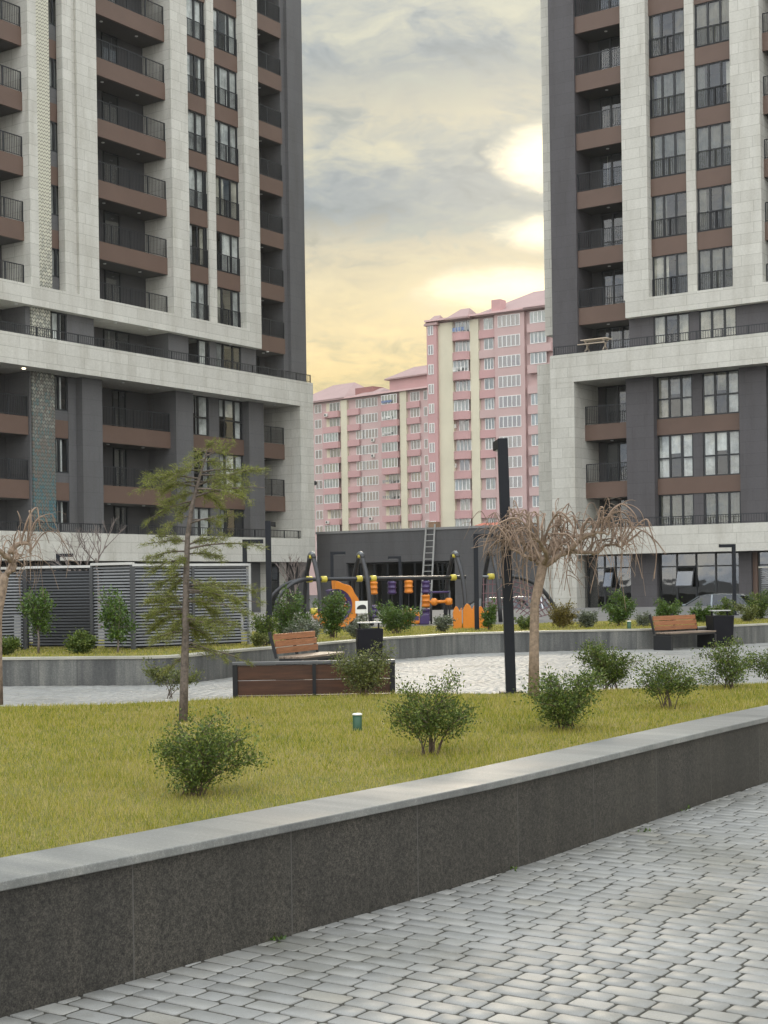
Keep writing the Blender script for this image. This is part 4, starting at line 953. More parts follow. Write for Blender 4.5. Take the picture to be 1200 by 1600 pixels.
# weeping bare trees ---------------------------------------------------
def weeping(label, base, top, rad, limbs, seed, ntw, sc, lean=0):
    r = random.Random(seed); root = thing('weeping_tree', label, 'tree', base, 0, 'bare weeping trees'); top = Vector(top)
    tp = [Vector((0,0,-.02)),Vector((lean*.3,0,top.z*.35)),Vector((lean*.7,0,top.z*.7)),top,top+Vector((.01*sc,0,.05*sc))]
    MB().tube(tp,[rad*1.25,rad*1.02,rad*.95,rad*1.05,rad*.6],12).build('trunk', M['tanbark'], root, True)
    lb = MB(); tw = MB(); starts = []
    for L_ in limbs:
        pts = [top+Vector(p)*sc for p in L_]; k = len(pts); dense = []
        for i in range(k-1):
            for q in range(4):
                dense.append(pts[i].lerp(pts[i+1],q/4)+Vector((r.uniform(-1,1),r.uniform(-1,1),r.uniform(-1,1)))*.012*sc)
        dense.append(pts[-1]); n = len(dense)
        lb.tube(dense,[max(.007*sc,rad*.68*(1-.8*i/n))*(1.12 if i%5==0 else 1) for i in range(n)],7)
        starts += [(dense[i], i/n) for i in range(2,n)]
    for k in range(ntw):
        p, f = r.choice(starts); out = Vector((p.x-top.x,(p.y-top.y),0)); a = math.atan2(out.y,out.x)+r.gauss(0,.8) if out.length>.05 else r.uniform(0,2*PI)
        d = Vector((math.cos(a),math.sin(a),0)); rise = r.uniform(.06,.34)*sc*(1.15-.3*f); reach = r.uniform(.10,.36)*sc; drop = r.choice([-.12,-.03,.02,.1,.2,.3,.4,.5,.62])*sc*r.uniform(.5,1.05)
        pts = [p, p+d*reach*.30+Vector((0,0,rise*.75)), p+d*reach*.65+Vector((0,0,rise)), p+d*reach*.98+Vector((0,0,rise*.62)), p+d*reach*1.15+Vector((r.uniform(-.03,.03)*sc,0,rise*.3-drop*.35)), p+d*reach*1.18+Vector((r.uniform(-.06,.06)*sc,r.uniform(-.05,.05)*sc,rise*.1-drop))]
        pts = [pts[0]]+[q_+Vector((r.gauss(0,.022),r.gauss(0,.022),r.gauss(0,.022)))*sc for q_ in pts[1:]]; sm = spline3(pts,4); n = len(sm); r0 = r.choice([.003,.004,.0055,.007,.010])*sc
        tw.tube(sm,[r0*(1-.72*i/n)*(1+.22*r.random()) for i in range(n)],5,cap=False)
        for q in range(r.randint(2,4)):
            i = r.randint(2,n-3); s0 = sm[i]; a2 = a+r.uniform(-1.3,1.3); l2 = r.uniform(.06,.24)*sc
            e = s0+Vector((math.cos(a2)*l2*.7,math.sin(a2)*l2*.7,-l2*r.uniform(.1,1.2)+l2*.3)); tw.tube(bez(s0,s0.lerp(e,.5)+Vector((0,0,l2*.25)),e,5),[r0*.5,r0*.42,r0*.36,r0*.3,r0*.18],4,cap=False)
    c = lb.build('crown', M['tanbark'], root, True); tw.build('hanging_twigs', M['tantwig'], c, True)
def spline3(pts, n):
    P = [2*pts[0]-pts[1]]+pts+[2*pts[-1]-pts[-2]]; out = []
    for i in range(1,len(P)-2):
        a,b,c,d = P[i-1:i+3]
        for k in range(n):
            t = k/n; out.append(.5*((2*b)+(c-a)*t+(2*a-5*b+4*c-d)*t*t+(3*b-a-3*c+d)*t**3))
    return out+[pts[-1]]
b = gnd(834,1088,.46); s = b.y/F
limbs = [[(0,0,.0),(-.06,.02,.06),(-.14,-.05,.09),(-.22,.03,.12),(-.30,0,.16)],[(0,0,.02),(-.04,.0,.12),(-.10,.06,.22),(-.13,.1,.32),(-.22,.12,.40)],[(0,0,0),(.10,-.03,.05),(.22,-.05,.13),(.36,-.02,.12),(.52,.0,.12),(.60,.02,.18),(.70,0,.20),(.77,.03,.15)],
         [(.1,0,.05),(.16,.1,.18),(.14,.16,.32),(.22,.2,.42)],[(.24,-.04,.13),(.36,-.14,.26),(.5,-.18,.30),(.60,-.2,.28)],[(0,0,.0),(.02,-.18,.10),(-.06,-.32,.22),(-.16,-.4,.26)],[(0,0,0),(-.1,.2,.14),(-.2,.36,.26),(-.42,.4,.30)],[(0,.05,.05),(.15,.3,.2),(.4,.42,.30)]]
weeping('bare weeping tree with tan trunk and tangled twigs beside the near lamp post', b, (at(848,884,b.y)-b), .045, limbs, 2, 150, 1.0, .03)
b = gnd(-4,1098,.46)
weeping('bare weeping tree half out of the picture at the left edge', b, (at(6,905,b.y)-b), .045, [[(0,0,0),(.04,0,.07),(.10,.02,.10),(.09,.0,.17),(.06,0,.27),(.10,0,.34)],[(.06,0,.27),(.14,.05,.36),(.25,.05,.35),(.27,.05,.25)],[(0,0,0),(-.1,.05,.12),(-.25,.08,.22)],[(0,0,0),(.02,.2,.15),(.1,.34,.25)],[(.09,0,.17),(-.02,-.15,.3),(-.1,-.25,.4)]], 5, 44, .95, .02)
def bare(label, base, h, seed, spread=.5, r0=.05, depth=5, mt='greybark'):
    r = random.Random(seed); root = thing('bare_tree', label, 'tree', base, 0, 'leafless trees in front of the towers'); t_ = MB(); c_ = MB()
    def grow(mb, p, d, ln, rad, k):
        q = p+d*ln; m_ = p.lerp(q,.5)+Vector((r.uniform(-1,1),r.uniform(-1,1),0))*ln*.06
        mb.tube([p,m_,q],[rad,rad*.85,rad*.7],6 if k>3 else 4,cap=False)
        if k == 0: return
        for _ in range(r.choice([2,3,3]) if k>1 else 3):
            dd = (d+Vector((r.gauss(0,1),r.gauss(0,1),r.gauss(.15,.5)))*spread).normalized(); st = p.lerp(q,r.uniform(.55,1))
            grow(c_, st, dd, ln*r.uniform(.6,.85), rad*.62, k-1)
    grow(t_, Vector((0,0,-.05)), Vector((r.uniform(-.05,.05),0,1)).normalized(), h*.34, r0, depth)
    t_.build('trunk', M[mt], root, True); c_.build('crown', M[mt], root, True)
p = at(155,900,40); bare('leafless tree rising above the set-back louvred screen', (p.x,40,ZB), 3.3, 3, .40, .05, 5)
p = at(462,940,46); bare('slim leafless tree with upright twigs by the corner of the left tower', (p.x,46,ZB), 2.6, 8, .22, .035, 5)
# small weeds at the foot of the granite wall
C = []
for (x,y) in ((1072,1264),(1065,1268),(432,1468),(428,1470),(1010,1300),(800,1360)):
    q = gnd(x,y); C += [(q.x+random.gauss(0,.02),q.y+random.gauss(0,.02),.003) for _ in range(26 if x in (1072,432) else 10)]
C = np.array(C); dd = rng.normal(0,.7,(len(C),3)); dd[:,2] = np.abs(dd[:,2])+.2
Vv, Ff = leaves(C, dd, rng.uniform(.015,.035,len(C)), rng.uniform(.006,.012,len(C)))
o = put('weeds', np_mesh('weeds', Vv, Ff, M['leaf_bright'])); tag(o,'small green weeds at the foot of the granite wall','weeds',kind='stuff')
# ================================================================== street furniture, screens, playground, cars
M['lamppaint'] = plain('dark_blue_grey_lamp_paint', (.012,.014,.019), .55, 0, .08, 4, spec=.25)
M['lens'] = plain('frosted_lamp_lens', (.45,.45,.43), .3, 0, .02, 3)
def street_lamp(label, base, H_=2.25, arm=.42, head=0, tilt=0, w=.105):
    t = thing('street_lamp', label, 'street lamp', base, 0, 'dark square street lamps'); t.rotation_euler = (0,tilt,0)
    MB().box(-w/2,w/2,-w/2,w/2,0,H_).box(-.11,.11,-.11,.11,-.02,.012).build('post', M['lamppaint'], t, bevel=.004)
    hd = MB().box(w/2,arm,-w/2+.004,w/2-.004,H_-w*.95,H_-.002).build('lamp_head', M['lamppaint'], t, bevel=.004); hd.rotation_euler = (0,0,head)
    MB().box(w/2+.04,arm-.03,-.035,.035,H_-w*.95-.008,H_-w*.95-.001).build('lens', M['lens'], hd)
    return t
b = gnd(798.5,1082,.455)
street_lamp('tall near street lamp leaning slightly at the back of the lawn beside the tan trunk', b, 2.50, .32, math.radians(95), -.0195, .098)
def lamp_at(x, Y, label, ytop, head, zb=.42): 
    p = at(x, 900, Y); return street_lamp(label, (p.x,Y,zb), at(x,ytop,Y).z-zb, .45 if head in (0,PI) else .4, head)
lamp_at(420,28.2,'dark street lamp right beside the louvred screen, behind the tilted bench',814,math.radians(80))
lamp_at(383,36,'street lamp with its head above the right end of the louvred screen',843,0)
lamp_at(91,44,'street lamp just showing its head above the set-back louvred screen',865,0)
lamp_at(519,49,'slim distant street lamp in front of the dark low building, between two arches',862,0)
lamp_at(625,57,'distant street lamp with its head turned left, in front of the dark glazing',869,PI)
lamp_at(744,34.8,'dark street lamp rising through the orange play panels',834,0)
lamp_at(1147,46,'street lamp with its head turned left, in front of the parked car on the right',850,PI)
# louvred screens
M['louvre'] = plain('grey_louvre_metal', (.24,.245,.255), .45, .2, .06, 3)
M['louvredark'] = plain('shaded_louvre_dark_post_metal', (.07,.072,.078), .45, .3, .06, 3)  # shade on the set-back screen put into the colour; dark posts share it
M['edge'] = plain('pale_aluminium_and_lit_post', (.55,.55,.54), .35, .4, .05, 3)
def screen(label, xa, Ya, xb, Yb, top=1.97, m='louvre', pitch=.056, zb=.44, posts=(0,1), toprail=None):
    a = at(xa,950,Ya); b_ = at(xb,950,Yb); a.z = b_.z = 0; d = b_-a; ln = d.length
    t = thing('louvred_screen', label, 'screen', (a.x,a.y,zb), math.atan2(d.y,d.x), 'louvred metal screens in the planting'); h = top-zb; s = MB()
    z = .05
    while z < h-.05:
        s.quad((0,-.012,z),(ln,-.012,z),(ln,.024,z+.026),(0,.024,z+.026)); s.quad((0,-.012,z-.004),(0,.024,z+.022),(ln,.024,z+.022),(ln,-.012,z-.004)); s.quad((0,-.012,z-.004),(ln,-.012,z-.004),(ln,-.012,z),(0,-.012,z)); z += pitch
    s.build('slats', M[m], t)
    MB().box(-.02,ln+.02,-.03,.05,h-.045,h).build('top_rail', M[toprail or 'edge'], t)
    for f in posts: MB().box(ln*f-.025,ln*f+.025,-.028,.06,-.05,h-.046).build('post', M['edge' if (m=='louvre' and f==1 and ln>2) else 'louvredark'], t)  # long screen's end post is pale: light falling on it put into colour
    MB().box(0,ln,.30,.34,0,h-.1).build('back_panel', M['frame'], t)
screen('grey louvred screen cut by the left edge of the photo',-70,26.2,37,27.3,1.94)
screen('set-back louvred screen with shade in its dark colour between two grey ones',41,27.9,143,27.7,1.96,'louvredark')
screen('short grey louvred screen beside the set-back one, behind the ragged small tree',145,27.2,207,26.7,1.99)
screen('long grey louvred screen behind the young cedar',208,26.7,390,28.3,1.96,posts=(0,.5,1))
screen('grey louvre box at the right edge beside the dark leafy bush',1188,41.5,1260,39.5,1.86,zb=.42)
# benches
def woodmat(name, c):
    m, nt, b = mat(name); mp = N(nt, 'ShaderNodeMapping'); mp.inputs['Scale'].default_value = (1.2,14,14); L(nt, objco(nt), mp.inputs[0])
    f = noise(nt, mp.outputs[0], 3, 6, .65); g = N(nt, 'ShaderNodeObjectInfo')
    i = island(nt)
    cc = ramp(nt, f, [(.3,[x*.55 for x in c]),(.55,c),(.75,[x*1.35 for x in c])]); cc = mix(nt, 1, cc, ramp(nt, i, [(0,(.8,.8,.8)),(1,(1.15,1.12,1.1))]), 'MULTIPLY')
    L(nt, cc, b.inputs['Base Color']); b.inputs['Roughness'].default_value = .45; bump(nt, b, f, .15, .003); return m
M['wood'] = woodmat('varnished_brown_wood', (.070,.028,.013)); M['wood2'] = woodmat('orange_brown_wood', (.30,.125,.055)); M['wood3'] = woodmat('grey_brown_seat_wood', (.22,.17,.13))
M['benchmetal'] = plain('black_bench_metal', (.018,.019,.022), .4, .3, .1, 5)
def bench(label, base, rot, wood, ln=1.6, seat_z=.40, back=.78, group='wooden benches with black metal frames', zoff=0):
    t = thing('bench', label, 'bench', base, rot, group)
    s = MB()
    for k in range(4): s.box(.0,ln,-.50+k*.112,-.50+k*.112+.10,seat_z-.035,seat_z)
    s.build('seat', M['wood3'], t, bevel=.004)
    bk_ = MB()
    H0, n = seat_z+.03, 3
    ph = (back-.02-H0)/n
    for k in range(n): 
        z0 = H0+k*ph; y0 = -.03+(z0-seat_z)*.22; bk_.box(.05,ln-.05,y0,y0+.03,z0+.005,z0+ph-.005)
    bk_.build('backrest', M[wood], t, bevel=.004)
    fr = MB().box(.02,ln-.02,-.48,-.06,seat_z-.075,seat_z-.037)
    for x in (.0,ln*.5-.03,ln-.05): fr.bar((x+.025,-.03+.02,seat_z-.04),(x+.025,.11,back+.01),.05,.02,up=(1,0,0))
    fr.build('frame', M['benchmetal'], t)
    for x in (-.012,ln-.05): MB().box(x,x+.06,-.50,-.01,0,seat_z-.076).build('leg', M['benchmetal'], t, bevel=.004)
    return t
p = at(430,1030,23.9); p.z = 0
bench('bench with an orange-brown backrest standing askew by the planter wall, behind the near bench', p, math.atan2(.92,.39), 'wood2')
p = gnd(1021,1015.5)
bench('far orange-brown wooden bench by the planter wall beside the black litter bin on the right', p, math.atan2(.66,.75), 'wood2', seat_z=.385, back=.76)
def near_bench():
    a = at(363,1034,15.0); c = at(617,1031.5,15.08); ln = (c-a).length; top = .775
    t = thing('bench', 'near bench seen from behind, dark varnished boards in a black frame at the lawn edge', 'bench', (a.x,15.0,0), math.atan2(c.y-a.y,c.x-a.x), 'wooden benches with black metal frames')
    m = MB()
    for k in range(3): m.box(.05,ln-.05,.015,.05,.285+k*.152,.285+k*.152+.147)
    m.build('backrest', M['wood'], t, bevel=.004)
    for q_ in ((0,.05,0,.06,0,top-.031),(ln-.05,ln,0,.06,0,top-.031),(ln*.49,ln*.49+.035,-.006,.012,.25,top-.031)): MB().box(*q_).build('post', M['benchmetal'], t)
    MB().box(-.004,ln+.004,-.008,.075,top-.03,top).build('top_rail', M['steelcap'], t, bevel=.003)
    s = MB()
    for k in range(4): s.box(0,ln,.07+k*.115,.17+k*.115,.385,.42)
    s.build('seat', M['wood3'], t)
    for x in (0,ln-.05): MB().box(x,x+.05,.07,.52,0,.384).build('leg', M['benchmetal'], t)
M['steelcap'] = plain('reflecting_steel_top_rail', (.16,.165,.18), .28, .7, .1, 6)  # paler than the black frame: the rail's reflected light put into its colour
near_bench()
# litter bins
M['binblack'] = plain('black_bin_paint', (.006,.006,.009), .6, 0, .1, 6, spec=.2)
def bin_(label, base, rot, h=.70, w=.49):
    t = thing('litter_bin', label, 'litter bin', base, rot, 'black litter bins')
    b0, b1 = w*.44, w*.5; m = MB()
    def ring(r, z): return [(-r,-r,z),(r,-r,z),(r,r,z),(-r,r,z)]
    R = [ring(b0,.03), ring(b1,h), ring(b1-.025,h), ring(b0-.03,.2)]
    i = 0; m.v = [q for rr in R for q in rr]
    for k in range(3):
        for j in range(4): m.f.append((4*k+j,4*k+(j+1)%4,4*k+4+(j+1)%4,4*k+4+j))
    m.f += [(3,2,1,0),(12,13,14,15)]
    m.build('body', M['binblack'], t, bevel=.008)
    MB().box(-b0*.8,b0*.8,-b0*.8,b0*.8,0,.03).build('foot', M['binblack'], t)
    hp = MB()
    for x in (-b1+.05,b1-.08): hp.box(x,x+.03,-.02,.02,h,h+.105)
    hp.build('hood_post', M['binblack'], t); MB().box(-b1+.02,b1-.02,-.10,.10,h+.105,h+.125).build('hood', M['edge'], t)
p = at(577,1000,28.0); p.z = 0; bin_('black litter bin behind the olive shrub at the near bench', p, .1)
p = at(1125,1000,33.9); p.z = 0; bin_('black litter bin at the end of the far bench on the right', p, .15, .70, .50)
# path lights
M['green'] = plain('green_light_paint', (.004,.055,.020), .35, 0, .08, 20)
def path_light(label, base, h=.13, r=.034):
    t = thing('garden_light', label, 'garden light', base, 0, 'small green garden lights')
    MB().lathe((0,0,0), [(r*1.05,-.02),(r*1.02,0),(r,h*.9)], 18).build('body', M['green'], t, True)
    MB().lathe((0,0,h*.9), [(r*1.08,0),(r*1.08,h*.07),(r*.8,h*.10)], 18).build('rim', M['white_paint'], t, True)
path_light('short green cylinder light in the middle of the front lawn', gnd(558.5,1142,.462))
p = at(983,980,33.6); path_light('tiny green light in the far bed, left of the far bench', (p.x,33.6,.42), .20, .045)
# ---------------------------------------------------------------- playground
M['pipe'] = plain('black_play_pipe', (.035,.036,.040), .35, .3, .1, 4); M['pipegrey'] = plain('grey_play_pipe', (.16,.17,.18), .35, .4, .1, 4)
M['yellow'] = plain('yellow_plastic', (.55,.46,.06), .4, 0, .06, 4); M['orange'] = plain('orange_plastic', (.62,.20,.015), .4, 0, .08, 4)
M['purple'] = plain('dark_purple_plastic', (.045,.025,.10), .4, 0, .08, 4); M['rope'] = plain('dusky_pink_rope', (.20,.11,.12), .8, 0, .1, 6)
def arch_pts(h, spread, top, n=8):
    pts = [Vector((0,-spread/2,0)),Vector((0,-(spread*.32+top*.3),h*.6)),Vector((0,-top,h-top))]
    pts += [Vector((0,-top*math.cos(PI*k/n),h-top+top*math.sin(PI*k/n))) for k in range(1,n)]
    return pts+[Vector((0,top,h-top)),Vector((0,spread*.32+top*.3,h*.6)),Vector((0,spread/2,0))]
A_ = at(478,905,39.4); Bm = at(727,905,41.4); ang = math.atan2(2.0, Bm.x-A_.x); A_.z = ZB
cf = thing('climbing_frame', 'long black climbing frame with three hoop arches, a level beam and yellow collars', 'climbing frame', A_, ang)
bl = math.hypot(Bm.x-A_.x, 2.0); zb_ = 1.255
def along(x):   # distance along the beam seen at a given column
    for k in range(601):
        f = k/600*1.2-.1; P_ = Vector((A_.x+(Bm.x-A_.x)*f, 39.4+2.0*f, 0))
        if P_.x/P_.y >= ab(x,905)[0]/F: return f*bl
    return bl
MB().tube([(-.05,0,zb_),(bl,0,zb_)],.055,12).build('beam', M['pipe'], cf, True)
for off in (-.28,.28):
    MB().tube(spline3([Vector((.35,0,zb_)),Vector((-.1,off*.3,zb_-.01)),Vector((-.55,off*.8,zb_-.16)),Vector((-.92,off,zb_-.55)),Vector((-1.0,off,0))],5),.055,10).build('end_pipe', M['pipe'], cf, True)
for xx in (487,563,711):
    x = along(xx); P_ = arch_pts(1.93,1.30,.17); k = len(P_)//2
    o = MB().tube([p_+Vector((x,0,0)) for p_ in spline3(P_,3)],.062,10).build('arch', M['pipe'], cf, True)
    MB().tube([p_+Vector((x,0,.004)) for p_ in spline3(P_,3)[len(spline3(P_,3))//3:len(spline3(P_,3))*2//3]],.064,10).build('arch_sleeve', M['pipegrey'], o, True)
    MB().lathe((x,0,1.80),[(.03,0),(.075,.02),(.075,.09),(.03,.11)],10).build('top_collar', M['yellow'], o, True)
for xx in (483,506,561,583,708):
    x = along(xx); MB().tube([(x-.085,0,zb_),(x-.07,0,zb_),(x+.07,0,zb_),(x+.085,0,zb_)],[.05,.085,.085,.05],12).build('collar', M['yellow'], cf, True)
for xx in (480,): 
    x = along(xx); MB().tube([(x-.08,-.45,.42),(x+.1,-.45,.42)],.085,12).build('collar', M['yellow'], cf, True)
A2 = at(767,905,42.0); A2.z = ZB
c2 = thing('climbing_frame', 'net climber with one hoop arch and a curved pipe behind the bare weeping tree', 'climbing frame', A2, .33)
MB().tube(spline3(arch_pts(1.97,1.30,.19),3),.062,10).build('arch', M['pipe'], c2, True)
MB().tube([(-.25,0,1.27),(.3,0,1.27)],.04,10).build('beam', M['pipegrey'], c2, True); MB().tube([(-.08,0,1.27),(.08,0,1.27)],.085,12).build('collar', M['yellow'], c2, True)
ap = [Vector((.3,0,1.27)),Vector((.85,.05,1.24)),Vector((1.4,.1,1.05)),Vector((1.85,.15,.65)),Vector((2.25,.2,0))]
MB().tube(spline3(ap,6),.06,10).build('curved_pipe', M['pipe'], c2, True)
nt2 = MB(); sp = spline3(ap,6)
for k in range(2,len(sp)-2,2): nt2.tube([sp[k],Vector((sp[k].x-.35-.1*k/8,sp[k].y+.5,max(0.02,sp[k].z*.35-.1)))],.014,5)
for q in range(1,7): nt2.tube([Vector((p_.x-(.35+.1*k/8)*q/7,p_.y+.5*q/7,p_.z+(max(0.02,p_.z*.35-.1)-p_.z)*q/7)) for k,p_ in enumerate(sp[2:-2])],.014,5)
for x in (-.22,-.08,.06,.2): nt2.tube([(x,0,1.27),(x*.9,.1,.05)],.014,5)
for z in (.3,.55,.8,1.05): nt2.tube([(-.24,.05,z),(.24,.05,z)],.014,5)
nt2.build('rope_net', M['rope'], c2)
# orange ring
p = at(523,960,37.0)
rg = thing('play_ring', 'big orange play ring with a purple inner rim behind a green shrub', 'play equipment', (p.x,37.0,ZB), .35)
def ringmesh(R, w, d, a0, a1, wave, n=44):
    m = MB(); st = 0
    for k in range(n+1):
        a = a0+(a1-a0)*k/n; rr = R+wave*math.sin(a*9); ca, sa = math.cos(a), math.sin(a)
        m.v += [(ca*rr,-d,sa*rr),(ca*(rr-w),-d*.8,sa*(rr-w)),(ca*(rr-w),d*.8,sa*(rr-w)),(ca*rr,d,sa*rr)]
    for k in range(n):
        for j in range(4): m.f.append((4*k+j,4*k+4+j,4*k+4+(j+1)%4,4*k+(j+1)%4))
    m.f += [(3,2,1,0),(4*n,4*n+1,4*n+2,4*n+3)]; return m
o = ringmesh(.58,.28,.16,-2.7,1.6,.02).build('ring', M['orange'], rg, loc=(0,0,.60), bevel=.01)
o = ringmesh(.40,.10,.20,-2.9,2.0,.0).build('inner_rim', M['purple'], rg, loc=(0,.02,.60))
MB().box(-.3,.3,-.2,.2,0,.06).build('foot', M['pipe'], rg)
# info sign with a black arch mark
p = at(565,951,36.4); sg = thing('sign_board', 'small white sign board with a black arch mark beside the orange ring', 'sign', (p.x,36.4,ZB), .1)
MB().box(-.15,.15,0,.02,.40,.70).build('board', M['white_paint'], sg); MB().box(-.13,-.10,.02,.05,-.02,.66).box(.10,.13,.02,.05,-.02,.66).build('post', M['pipe'], sg)
MB().plate([(.12,.50)]+[(.12-.24*(.5-.5*math.cos(PI*k/10)),.50+.14*math.sin(PI*k/10)**.8*(1-.45*k/10)+.0*k) for k in range(1,10)]+[(-.12,.50)],-.006,-.001).build('mark', M['frame'], sg)
# hanging pods and the module climber
def pod(mb, x, z, r=.125, h=.36):
    mb.lathe((x,0,z),[(r*.5,0),(r*.95,.02),(r,.06),(r*.86,.08),(r*.86,h*.46),(r*1.12,h*.5),(r*.86,h*.54),(r*.86,h-.08),(r,h-.06),(r*.95,h-.02),(r*.5,h)],14)
for (xx, c, nm, segs) in ((583,'orange','orange hanging play pod beside the white sign',[('orange',.82),('purple',.18)]),(612,'purple','dark purple hanging play pod between two orange ones',[('purple',.82)]),
                         (638,'orange','orange hanging play pod above an orange block',[('orange',.84),('orange',.06)]),(665,'purple','tall column of purple and orange pods at the right of the row',[('purple',.06),('orange',.44),('purple',.82)])):
    x = along(xx); q = Vector((A_.x+math.cos(ang)*x, A_.y+math.sin(ang)*x-.0, ZB))
    t = thing('play_pod', nm, 'play equipment', q, ang, 'hanging play pods under the beam')
    for (cc, z) in segs: m_ = MB(); pod(m_,0,z); m_.build('pod', M[cc], t, True)
    MB().tube([(0,0,.0),(0,0,zb_-.047)],.012,6).build('rope', M['pipe'], t)
x = along(668); q = Vector((A_.x+math.cos(ang)*x, A_.y+math.sin(ang)*x-.5, ZB)); t = thing('play_module', 'low orange and purple bar module beside the purple pod column', 'play equipment', q, ang)
MB().tube([(.05,0,.60),(.68,0,.60)],.045,10).build('bar', M['orange'], t, True); MB().tube([(.05,0,.86),(.66,0,.86)],.028,10).build('bar', M['purple'], t, True)
for xx in (.16,.62): 
    m_ = MB(); m_.lathe((xx,0,.50),[(.05,0),(.10,.03),(.10,.17),(.05,.2)],12); m_.build('knob', M['orange'], t, True)
MB().tube([(.64,0,0),(.64,0,.9)],.03,8).build('post', M['pipe'], t, True); MB().tube([(.08,0,0),(.08,0,.9)],.03,8).build('post', M['pipe'], t, True)
x = along(641); q = Vector((A_.x+math.cos(ang)*x, A_.y+math.sin(ang)*x-.8, ZB)); t = thing('play_block', 'low orange play block in front of the hanging pods', 'play equipment', q, ang)
MB().box(-.19,.19,-.15,.15,.02,.36).build('block', M['orange'], t, bevel=.05); MB().box(-.15,.15,-.152,-.15,.12,.24).build('window', M['purple'], t); MB().box(.18,.5,-.1,.1,.0,.28).build('step', M['purple'], t, bevel=.03)
p = at(740,985,35.6); t = thing('playground_toy', 'orange scalloped play panels around the dark lamp post', 'play equipment', (p.x,36.2,ZB), .05)
def lobed(x0, x1, h, k): return [(x0,0)]+[(x0+(x1-x0)*i/36, h*(.74+.26*abs(math.sin(i*k*.16)))*(1-.35*(i/36 if k>1 else 0))) for i in range(37)]+[(x1,0)]
MB().plate(lobed(-.46,-.25,.54,.7),-.05,.05).build('panel', M['orange'], t, bevel=.012); MB().plate(lobed(-.22,.11,.60,.8),-.05,.05).build('panel', M['orange'], t, bevel=.012); MB().plate(lobed(.14,.48,.58,1.1),-.05,.05).build('panel', M['orange'], t, bevel=.012)
MB().box(-.44,.46,.05,.10,.0,.12).build('base_rail', M['yellow'], t)
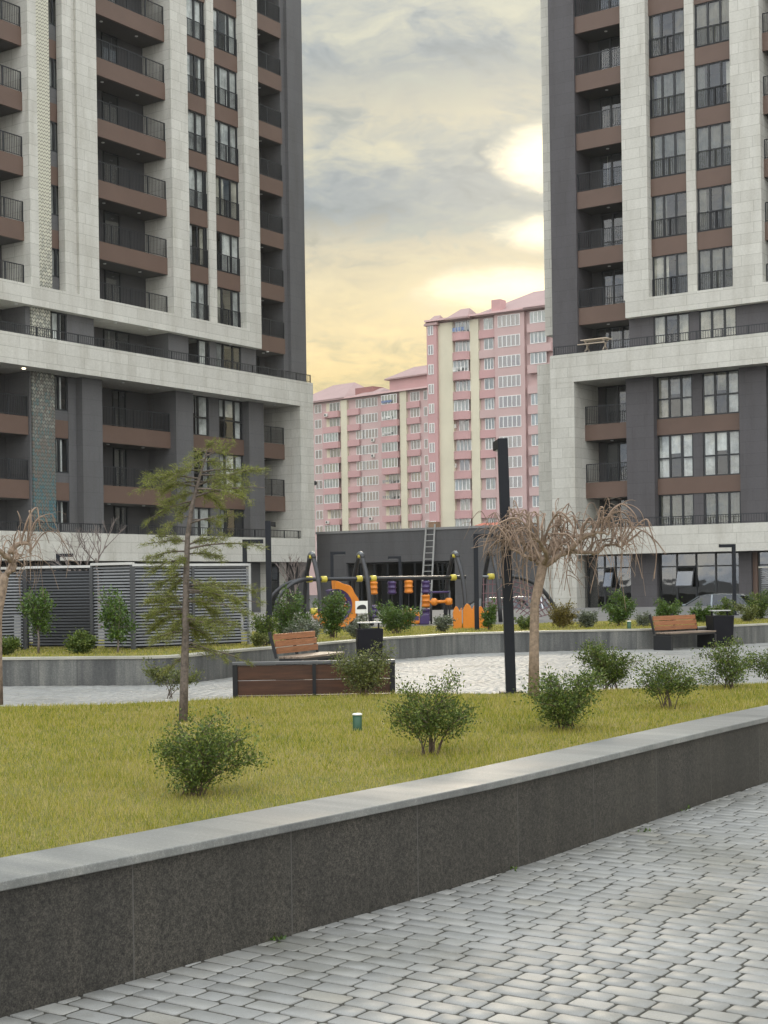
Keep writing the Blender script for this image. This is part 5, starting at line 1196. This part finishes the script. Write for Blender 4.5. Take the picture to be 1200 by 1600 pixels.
# ---------------------------------------------------------------- parked cars
M['carblue'] = plain('grey_blue_car_paint', (.15,.175,.19), .25, .4, .04, 2, coat=1); M['carsilver'] = plain('silver_car_paint', (.42,.43,.45), .25, .5, .04, 2, coat=1); M['carwhite'] = plain('white_car_paint', (.62,.62,.60), .25, 0, .04, 2, coat=1)
M['tyre'] = plain('tyre_rubber', (.02,.02,.02), .9, 0, .1, 8); M['carglass'] = glass('car_glass', (.07,.10,.11), 1.5, .03, 0, .03)
def car(label, loc, rot, paint, estate=True):
    t = thing('parked_car', label, 'car', loc, rot, 'cars parked in front of the shop fronts')
    S = [(-2.15,.45,.62,.70),(-2.08,.32,.72,.80),(-1.75,.26,.84,.86),(-1.0,.24,.96,.88),(-.2,.24,.98,.89),(.9,.24,1.0,.89),(1.7,.26,1.02,.87),(2.08,.34,.98,.82),(2.15,.45,.80,.74)]
    m = MB()
    for (x,z0,z1,hw) in S:
        m.v += [(x,-hw*.9,z0),(x,-hw,z0+.14),(x,-hw,z1-.16),(x,-hw*.93,z1-.03),(x,-hw*.7,z1),(x,hw*.7,z1),(x,hw*.93,z1-.03),(x,hw,z1-.16),(x,hw,z0+.14),(x,hw*.9,z0)]
    n = 10
    for k in range(len(S)-1):
        for j in range(n): m.f.append((k*n+j,(k+1)*n+j,(k+1)*n+(j+1)%n,k*n+(j+1)%n))
    m.f += [tuple(range(n)), tuple((len(S)-1)*n+j for j in reversed(range(n)))]
    body = m.build('body', M[paint], t, True)
    G = [(-1.05,.95,.80),(-.30,1.43,.60),(.2,1.49,.60),(1.35,1.46,.58),(2.0 if estate else 1.75,1.0,.76)]
    g = MB()
    for (x,z,hw) in G: g.v += [(x,-hw,z),(x,hw,z)]
    bl_ = [(-1.05,-.80),(-.3,-.83),(.2,-.83),(1.35,-.81),(2.0 if estate else 1.75,-.76)]
    i0 = len(g.v)
    for (x,y) in bl_: g.v += [(x,y,.965),(x,-y,.965)]
    for k in range(4):
        g.f.append((2*k,2*k+2,2*k+3,2*k+1)); g.f.append((i0+2*k,i0+2*k+2,2*k+2,2*k)); g.f.append((2*k+1,2*k+3,i0+2*k+3,i0+2*k+1))
    g.build('windows', M['carglass'], t)
    rf = MB()
    for (x,z,hw) in [(-.34,1.415,.62),(-.28,1.452,.61),(.2,1.515,.605),(1.35,1.485,.59),(1.5,1.41,.6)]: rf.v += [(x,-hw,z-.02),(x,-hw*.9,z+.012),(x,hw*.9,z+.012),(x,hw,z-.02)]
    for k in range(4):
        for j in range(3): rf.f.append((4*k+j,4*k+4+j,4*k+5+j,4*k+1+j))
    rf.build('roof', M[paint], t, True)
    for s_ in (-1,1):
        for (pa,pb,wa,wb) in (((-1.05,s_*.81,.96),(-.32,s_*.615,1.44),.05,.04),((.32,s_*.835,.96),(.27,s_*.615,1.48),.07,.03),((1.35,s_*.815,.96),(1.25,s_*.6,1.47),.06,.03),((1.97 if estate else 1.72,s_*.77,.99),(1.42,s_*.595,1.45),.09,.04)):
            MB().bar(pa,pb,wa,wb).build('pillar', M[paint], t)
    for (x,s_) in ((-1.35,-1),(-1.35,1),(1.35,-1),(1.35,1)):
        w_o = MB().tube([(x,s_*.70,.32),(x,s_*.72,.32),(x,s_*.88,.32),(x,s_*.90,.32)],[.25,.32,.32,.27],20).build('wheel', M['tyre'], t)
        MB().tube([(x,s_*.86,.32),(x,s_*.912,.32)],[.20,.17],12).build('rim', M['edge'], w_o)
    for s_ in (-1,1):
        MB().box(-.95,-.78,s_*.95-.09,s_*.95+.09,.98,1.10).build('mirror', M[paint], t, bevel=.03)
        MB().box(-2.14,-1.95,s_*.58-.16,s_*.58+.16,.60,.72).build('headlight', M['edge'], t, bevel=.03)
    return t
RZ = math.atan2(-.566,.824)
p = at(1112,940,65); car('grey-blue estate car parked behind the far litter bin', (p.x,65,GZ+.004), RZ, 'carblue')
p = at(800,940,66); car('silver car half hidden by the weeping tree trunk and the net climber', (p.x,66,GZ+.004), RZ+.5, 'carsilver', False)
M['carblack'] = plain('black_car_paint', (.02,.021,.024), .2, .3, .04, 2, coat=1)
p = at(760,940,63); car('black car behind the orange play panels and the tall dark lamp post', (p.x,63,GZ+.004), RZ+.35, 'carblack', False)
# ================================================================== thin warm evening haze over the whole place
HZ = .00018
if HZ:
    m, nt, b = mat('evening_haze'); nt.nodes.remove(b)
    v = N(nt, 'ShaderNodeVolumePrincipled'); v.inputs['Density'].default_value = HZ; v.inputs['Color'].default_value = (.95,.93,.88,1); v.inputs['Anisotropy'].default_value = .3
    L(nt, v.outputs[0], nt.nodes['Material Output'].inputs['Volume'])
    o = MB().box(-140,150,-30,330,-1.7,60).build('haze', m); o['kind'] = 'stuff'
